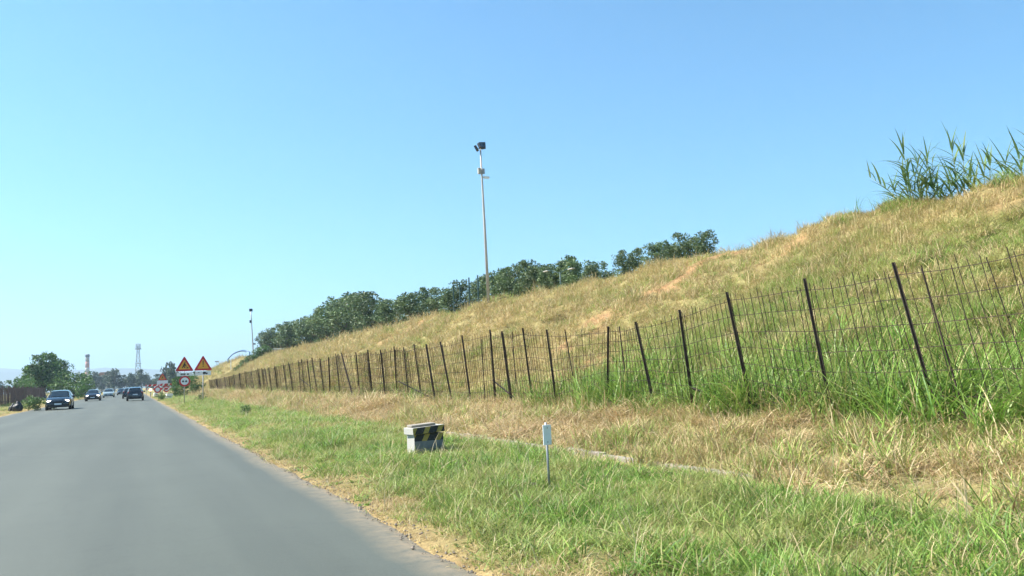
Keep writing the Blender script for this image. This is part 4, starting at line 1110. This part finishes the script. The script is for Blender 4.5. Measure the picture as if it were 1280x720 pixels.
# ------------------------------------------------------------------ cars
def car(name, label, paint, loc, rz, lamps="lampw", wscale=1.0, tall=1.0, group="cars on the road", detail=True):
    e = empty(name, loc, rz); tag(e, label, "car", group); e.scale = (.88, .88, .88)
    L = [  # y, half width, z bottom, belt z, roof half width, roof z, roofed
        (-2.06, .60, .34, .58, .50, .63, 0), (-2.00, .76, .24, .66, .62, .72, 0), (-1.72, .86, .20, .80, .72, .86, 0), (-1.05, .885, .20, .92, .74, .985, 0),
        (-.30, .89, .20, .96, .60, 1.42, 1), (.35, .89, .20, .97, .62, 1.475, 1), (1.05, .885, .20, .98, .61, 1.46, 1), (1.62, .875, .22, 1.00, .57, 1.39, 1), (1.98, .84, .26, .98, .66, 1.04, 0), (2.08, .74, .34, .80, .6, .88, 0)]
    S = []
    for (y, w, zb, be, wr, zr, rf) in L:
        w *= wscale; wr *= wscale; k = tall if rf else 1 + (tall - 1) * .5
        be *= 1 + (tall - 1) * .6; zr *= k
        ring = [(w * .86, zb), (w * .985, zb + .10), (w, (zb + be) / 2), (w * .965, be), (wr, zr - .05), (wr * .82, zr), (0, zr + .02)]
        S.append([Vector((-x_, y, z_)) for x_, z_ in ring[:-1]] + [Vector((0, y, ring[-1][1]))] + [Vector((x_, y, z_)) for x_, z_ in reversed(ring[:-1])])
    n = len(S[0])
    V = [v for r_ in S for v in r_]
    fb, fw, fs, fr_, fl = [], [], [], [], []
    for i in range(len(S) - 1):
        for j in range(n - 1):
            f = (i * n + j, i * n + j + 1, (i + 1) * n + j + 1, (i + 1) * n + j)
            side = j in (3, n - 5); topb = j in (4, 5, n - 7, n - 6)
            if i == 3 and topb: fw.append(f)
            elif i == 7 and topb: fr_.append(f)
            elif side and 3 <= i <= 7: fs.append((f, j, i))
            else: fb.append(f)
    fb.append(tuple(range(n))); fb.append(tuple((len(S) - 1) * n + k for k in reversed(range(n))))
    for i in range(len(S) - 1): fb.append((i * n, (i + 1) * n, (i + 1) * n + n - 1, i * n + n - 1))
    def sub(faces, nm, mat, inset=0.0):
        mb = MB(); mb.v = [tuple(v) for v in V]; mb.f = list(faces); me = mb.mesh(nm)
        bm = bmesh.new(); bm.from_mesh(me)
        bmesh.ops.delete(bm, geom=[v for v in bm.verts if not v.link_faces], context='VERTS')
        if nm != "body":
            pass
        bm.to_mesh(me); bm.free(); me.shade_smooth() if nm == "body" else None
        return link_mesh(nm, me, mat, e)
    body = sub(fb + [f for f, j, i in fs], "body", paint)
    md = body.modifiers.new("edges", 'EDGE_SPLIT'); md.split_angle = R(38)
    def pane(faces, nm, shrink):
        ids = sorted({v for f in faces for v in f}); P = [V[i] for i in ids]
        c = sum(P, Vector()) / len(P); idx = {v: k for k, v in enumerate(ids)}
        nrm = Vector()
        for f in faces:
            nrm += (V[f[1]] - V[f[0]]).cross(V[f[2]] - V[f[0]])
        nrm.normalize()
        if nrm.dot(c - Vector((0, 0, .6))) < 0: nrm = -nrm
        Q = [c + (p_ - c) * shrink + nrm * .012 for p_ in P]
        return link_mesh(nm, mesh_np(nm, Q, [[idx[v] for v in f] for f in faces]), M["glass"], e)
    pane(fw, "windscreen", .90); pane(fr_, "rear_window", .86)
    for f, j, i in fs:
        if 4 <= i <= 6: pane([f], "side_window", .88)
    front = -2.06
    for sx in (-1, 1):
        hl = MB().box((0, 0, 0), (.30 * wscale, .10, .13), Matrix.Rotation(-sx * .28, 3, 'Z')).build("headlight", M[lamps], e, bevel=.03); hl.location = (sx * .60 * wscale, -1.955, .70)
        tl = MB().box((0, 0, 0), (.16, .10, .34)).build("tail_light", M["tail"], e, bevel=.03); tl.location = (sx * .70 * wscale, 2.0, .86)
        mr = MB().box((0, 0, 0), (.2, .12, .14)).build("mirror", paint, e, bevel=.03); mr.location = (sx * (.98 * wscale), -.72, 1.02)
        for y in (-1.3, 1.28):
            w = empty("wheel", (0, 0, 0)); w.parent = e; w.location = (sx * .80 * wscale, y, .315)
            MB().tube([(-.10, 0, 0), (.10, 0, 0)], .315, 20).build("tyre", M["rubber"], w)
            MB().tube([(sx * .09, 0, 0), (sx * .112, 0, 0)], .21, 16).build("rim", M["rim"], w)
            MB().tube([(sx * .03 - .05, 0, .02), (sx * .03 + .05, 0, .02)], .375, 20).build("arch_liner", M["rubber"], w)
    MB().box((0, front + .015, .60), (.9 * wscale, .06, .11)).build("grille", M["black"], e, bevel=.01)
    MB().box((0, front + .05, .34), (1.25 * wscale, .12, .16)).build("bumper", M["black"], e, bevel=.02)
    MB().box((0, front - .022, .47), (.50, .015, .11)).build("number_plate", M["plate"], e)
    MB().box((0, 2.07, .40), (1.4 * wscale, .12, .2)).build("rear_bumper", M["black"], e, bevel=.02)
    MB().box((0, 2.095, .72), (.50, .015, .11)).build("number_plate", M["plate"], e)
    MB().box((0, 1.80, 1.06 * tall), (.5, .02, .03)).build("wiper", M["black"], e)
    return e
def paintm(name, c, met=.0): 
    m = plain(name, c, .22, met, var=.05); b = m.node_tree.nodes["Principled BSDF"]; b.inputs["Coat Weight"].default_value = .6; b.inputs["Coat Roughness"].default_value = .05; return m
P_dark = paintm("blue_black_paint", (0.012, 0.02, 0.028)); P_black = paintm("black_paint", (0.010, 0.012, 0.016)); P_pale = paintm("pale_aqua_silver_paint", (0.34, 0.42, 0.42), .3)
q = at_z(72, 513, 0); car("passenger_car", "dark blue-black car coming towards us in the left lane, nearest of all", P_dark, (q.x, q.y + 2, .02), R(0), tall=1.04)
q = at_z(119, 500.5, 0); car("passenger_car", "black oncoming car with lit headlamps ahead of the pale one", P_black, (q.x, 106, .02), 0)
q = at_y(136, 490, 140); car("passenger_car", "pale silver-green oncoming car behind the black one", P_pale, (q.x, 140, .02), 0, "lampoff", tall=1.02)
q = at_y(169, 490, 89); car("passenger_car", "dark car driving away ahead of us in our lane", P_black, (q.x, 91, .02), R(180), "lampoff", tall=1.06)
q = at_y(161.5, 490, 112); car("passenger_car", "second dark car half hidden behind the one ahead", P_black, (q.x, 114, .02), R(180), "lampoff", tall=1.04)
q = at_y(152, 490, 175); car("passenger_car", "small dark oncoming car farthest away on the road", P_dark, (q.x, 175, .02), 0, "lampoff")

# ------------------------------------------------------------------ brown slatted fence and rubbish on the left
FX = -11.5
e = empty("slat_fence", (FX, 60, 0)); tag(e, "brown upright slat fence on the left side of the road", "fence")
mbs = None
for y0 in range(60, 132, 4):
    mb = MB()
    yy = y0
    while yy < y0 + 4 - .05:
        hh = 1.85 + random.uniform(-.12, .12); w = random.uniform(.10, .17)
        mb.box((random.uniform(-.03, .03), yy - 60 + w / 2, hh / 2), (.03, w, hh), Matrix.Rotation(random.uniform(-.02, .02), 3, 'X')); yy += w + random.uniform(.015, .07)
    o = mb.build("slat_panel", M["brownwood"], e); o["kind"] = "stuff"
    MB().box((-.08, y0 - 60, 1.0), (.1, .1, 2.1)).build("post", M["brownwood"], e)
    for zz_ in (.5, 1.5): MB().box((-.045, y0 - 60 + 2, zz_), (.04, 3.9, .08)).build("rail", M["brownwood"], e)
q = at_z(27, 514, .03); q.x = min(q.x, -7.35)
for k, (dx, dy, r_, lab) in enumerate([(0, 0, .34, "larger dark slumped bag at the left road edge before the brown fence"), (-.34, .25, .26, "smaller dark bag leaning behind the larger one at the left road edge")]):
    bm = bmesh.new(); bmesh.ops.create_icosphere(bm, subdivisions=4, radius=r_)
    for v in bm.verts:
        c = v.co.copy(); v.co *= 1 + .22 * mnoise.noise(c * 5 + Vector((k * 7, 0, 0))) + .06 * mnoise.noise(c * 17)
        v.co.z *= 1.0 + .45 * max(0, 1 - (c.x ** 2 + c.y ** 2) / (r_ * .5) ** 2) * (c.z > 0)
        v.co.z = max(v.co.z, -r_ * .6)
    me = bpy.data.meshes.new("sack"); bm.to_mesh(me); bm.free(); me.shade_smooth()
    o = empty("rubbish_bag", (q.x + dx, q.y + dy, .05)); tag(o, lab, "rubbish bag")
    s_ = link_mesh("sack", me, M["bag"], o); s_.location = (0, 0, r_ * .58)
    MB().tube([(0, 0, r_ * 1.55), (.03, 0, r_ * 1.72), (.06, .02, r_ * 1.95)], [.03, .05, .07], 7).build("tied_neck", M["bag"], o)

# ------------------------------------------------------------------ far chimney, lattice tower, house
q = at_y(109, 478, 900); tp = at_y(107, 443, 900)
e = empty("chimney", (q.x, 900, 0)); tag(e, "tall pale industrial chimney with a dark head on the horizon", "chimney")
H = tp.z
bands = [(0, .40, M["concrete"]), (.40, .52, M["rooft"]), (.52, .64, M["concw"]), (.64, .80, M["rooft"]), (.80, .93, M["concrete"])]
for a, b_, mt in bands:
    MB().tube([(0, 0, H * a), (0, 0, H * b_)], [2.2 - .5 * a, 2.2 - .5 * b_], 20).build("shaft_band", mt, e, True)
MB().tube([(0, 0, H * .93), (0, 0, H)], [1.9, 1.9], 20).build("head", M["darkm"], e, True); MB().tube([(0, 0, H * .95), (0, 0, H * .96)], [2.4, 2.4], 20).build("gallery", M["darkm"], e)
q = at_y(172.5, 470, 520); tp = at_y(171, 433, 520); H = tp.z
e = empty("lattice_tower", (q.x, 520, 0)); tag(e, "pale lattice telecom tower rising above the distant trees", "tower")
def corner(z_): 
    k = 1.7 * (1 - z_ / H) + .45; return [Vector((sx * k, sy * k, z_)) for sx, sy in ((-1, -1), (1, -1), (1, 1), (-1, 1))]
for c in range(4): MB().tube([corner(0)[c], corner(H)[c]], .2, 5).build("leg", M["galv"], e)
lv = [H * k / 9 for k in range(10)]
for a, b_ in zip(lv[:-1], lv[1:]):
    mb = MB()
    A, B = corner(a), corner(b_)
    for c in range(4):
        d_ = (c + 1) % 4; mb.tube([A[c], B[d_]], .1, 4); mb.tube([A[d_], B[c]], .1, 4); mb.tube([B[c], B[d_]], .1, 4)
    mb.build("bracing", M["galv"], e)
MB().tube([(0, 0, H * .93), (0, 0, H * .95)], 1.7, 14).build("platform", M["greym"], e)
MB().tube([(0, 0, H * .6), (0, 0, H * .61)], 1.8, 14).build("platform", M["greym"], e)
for k in range(6):
    a = k * 1.047; MB().box((1.1 * math.cos(a), 1.1 * math.sin(a), H * 1.0), (.35, .35, 3.0)).build("antenna", M["greym"], e)
MB().tube([(0, 0, H), (0, 0, H + 2)], .12, 5).build("finial", M["greym"], e)
MB().box((2.0, 0, H * .36), (.8, .8, 6)).build("cabinet_riser", M["greym"], e)
q = at_y(134, 466, 470)
e = empty("house", (q.x, 470, 0)); tag(e, "distant house with a terracotta roof among the hazy trees", "house")
h_ = q.z - 1.2
MB().box((0, 0, h_ / 2), (8, 7, h_)).build("wall", M["house"], e)
flat(MB(), [(-4.6, h_), (4.6, h_), (3.2, h_ + 1.5), (-3.2, h_ + 1.5)], -4, 4).build("roof", M["rooft"], e)
for dx in (-2.4, 0, 2.4): MB().box((dx, -3.5, h_ - 1.6), (1, .12, 1.4)).build("window", M["glass"], e)
q = at_y(271, 452, 230); e = empty("street_lamp", (q.x, 230, 0)); tag(e, "tiny far lamp post above the end of the far mound", "street lamp")
MB().tube([(0, 0, 0), (0, 0, q.z)], [.12, .08], 6).build("pole", M["galv"], e); MB().box((0, 0, q.z), (1.0, .4, .3)).build("lamp_head", M["greym"], e)

# ------------------------------------------------------------------ air
hz = MB().box((0, 2000, 199), (19000, 13000, 412)).mesh("haze")
m = bpy.data.materials.new("haze_air"); m.use_nodes = True; t = m.node_tree; t.nodes.clear()
out = t.nodes.new("ShaderNodeOutputMaterial"); pv = t.nodes.new("ShaderNodeVolumePrincipled")
pv.inputs["Color"].default_value = (0.62, 0.82, 1.0, 1); pv.inputs["Density"].default_value = 0.0003; pv.inputs["Anisotropy"].default_value = 0.2
t.links.new(pv.outputs[0], out.inputs["Volume"])
haze = link_mesh("haze", hz, m); tag(haze, "pale blue haze in the distance", "haze", kind="stuff")
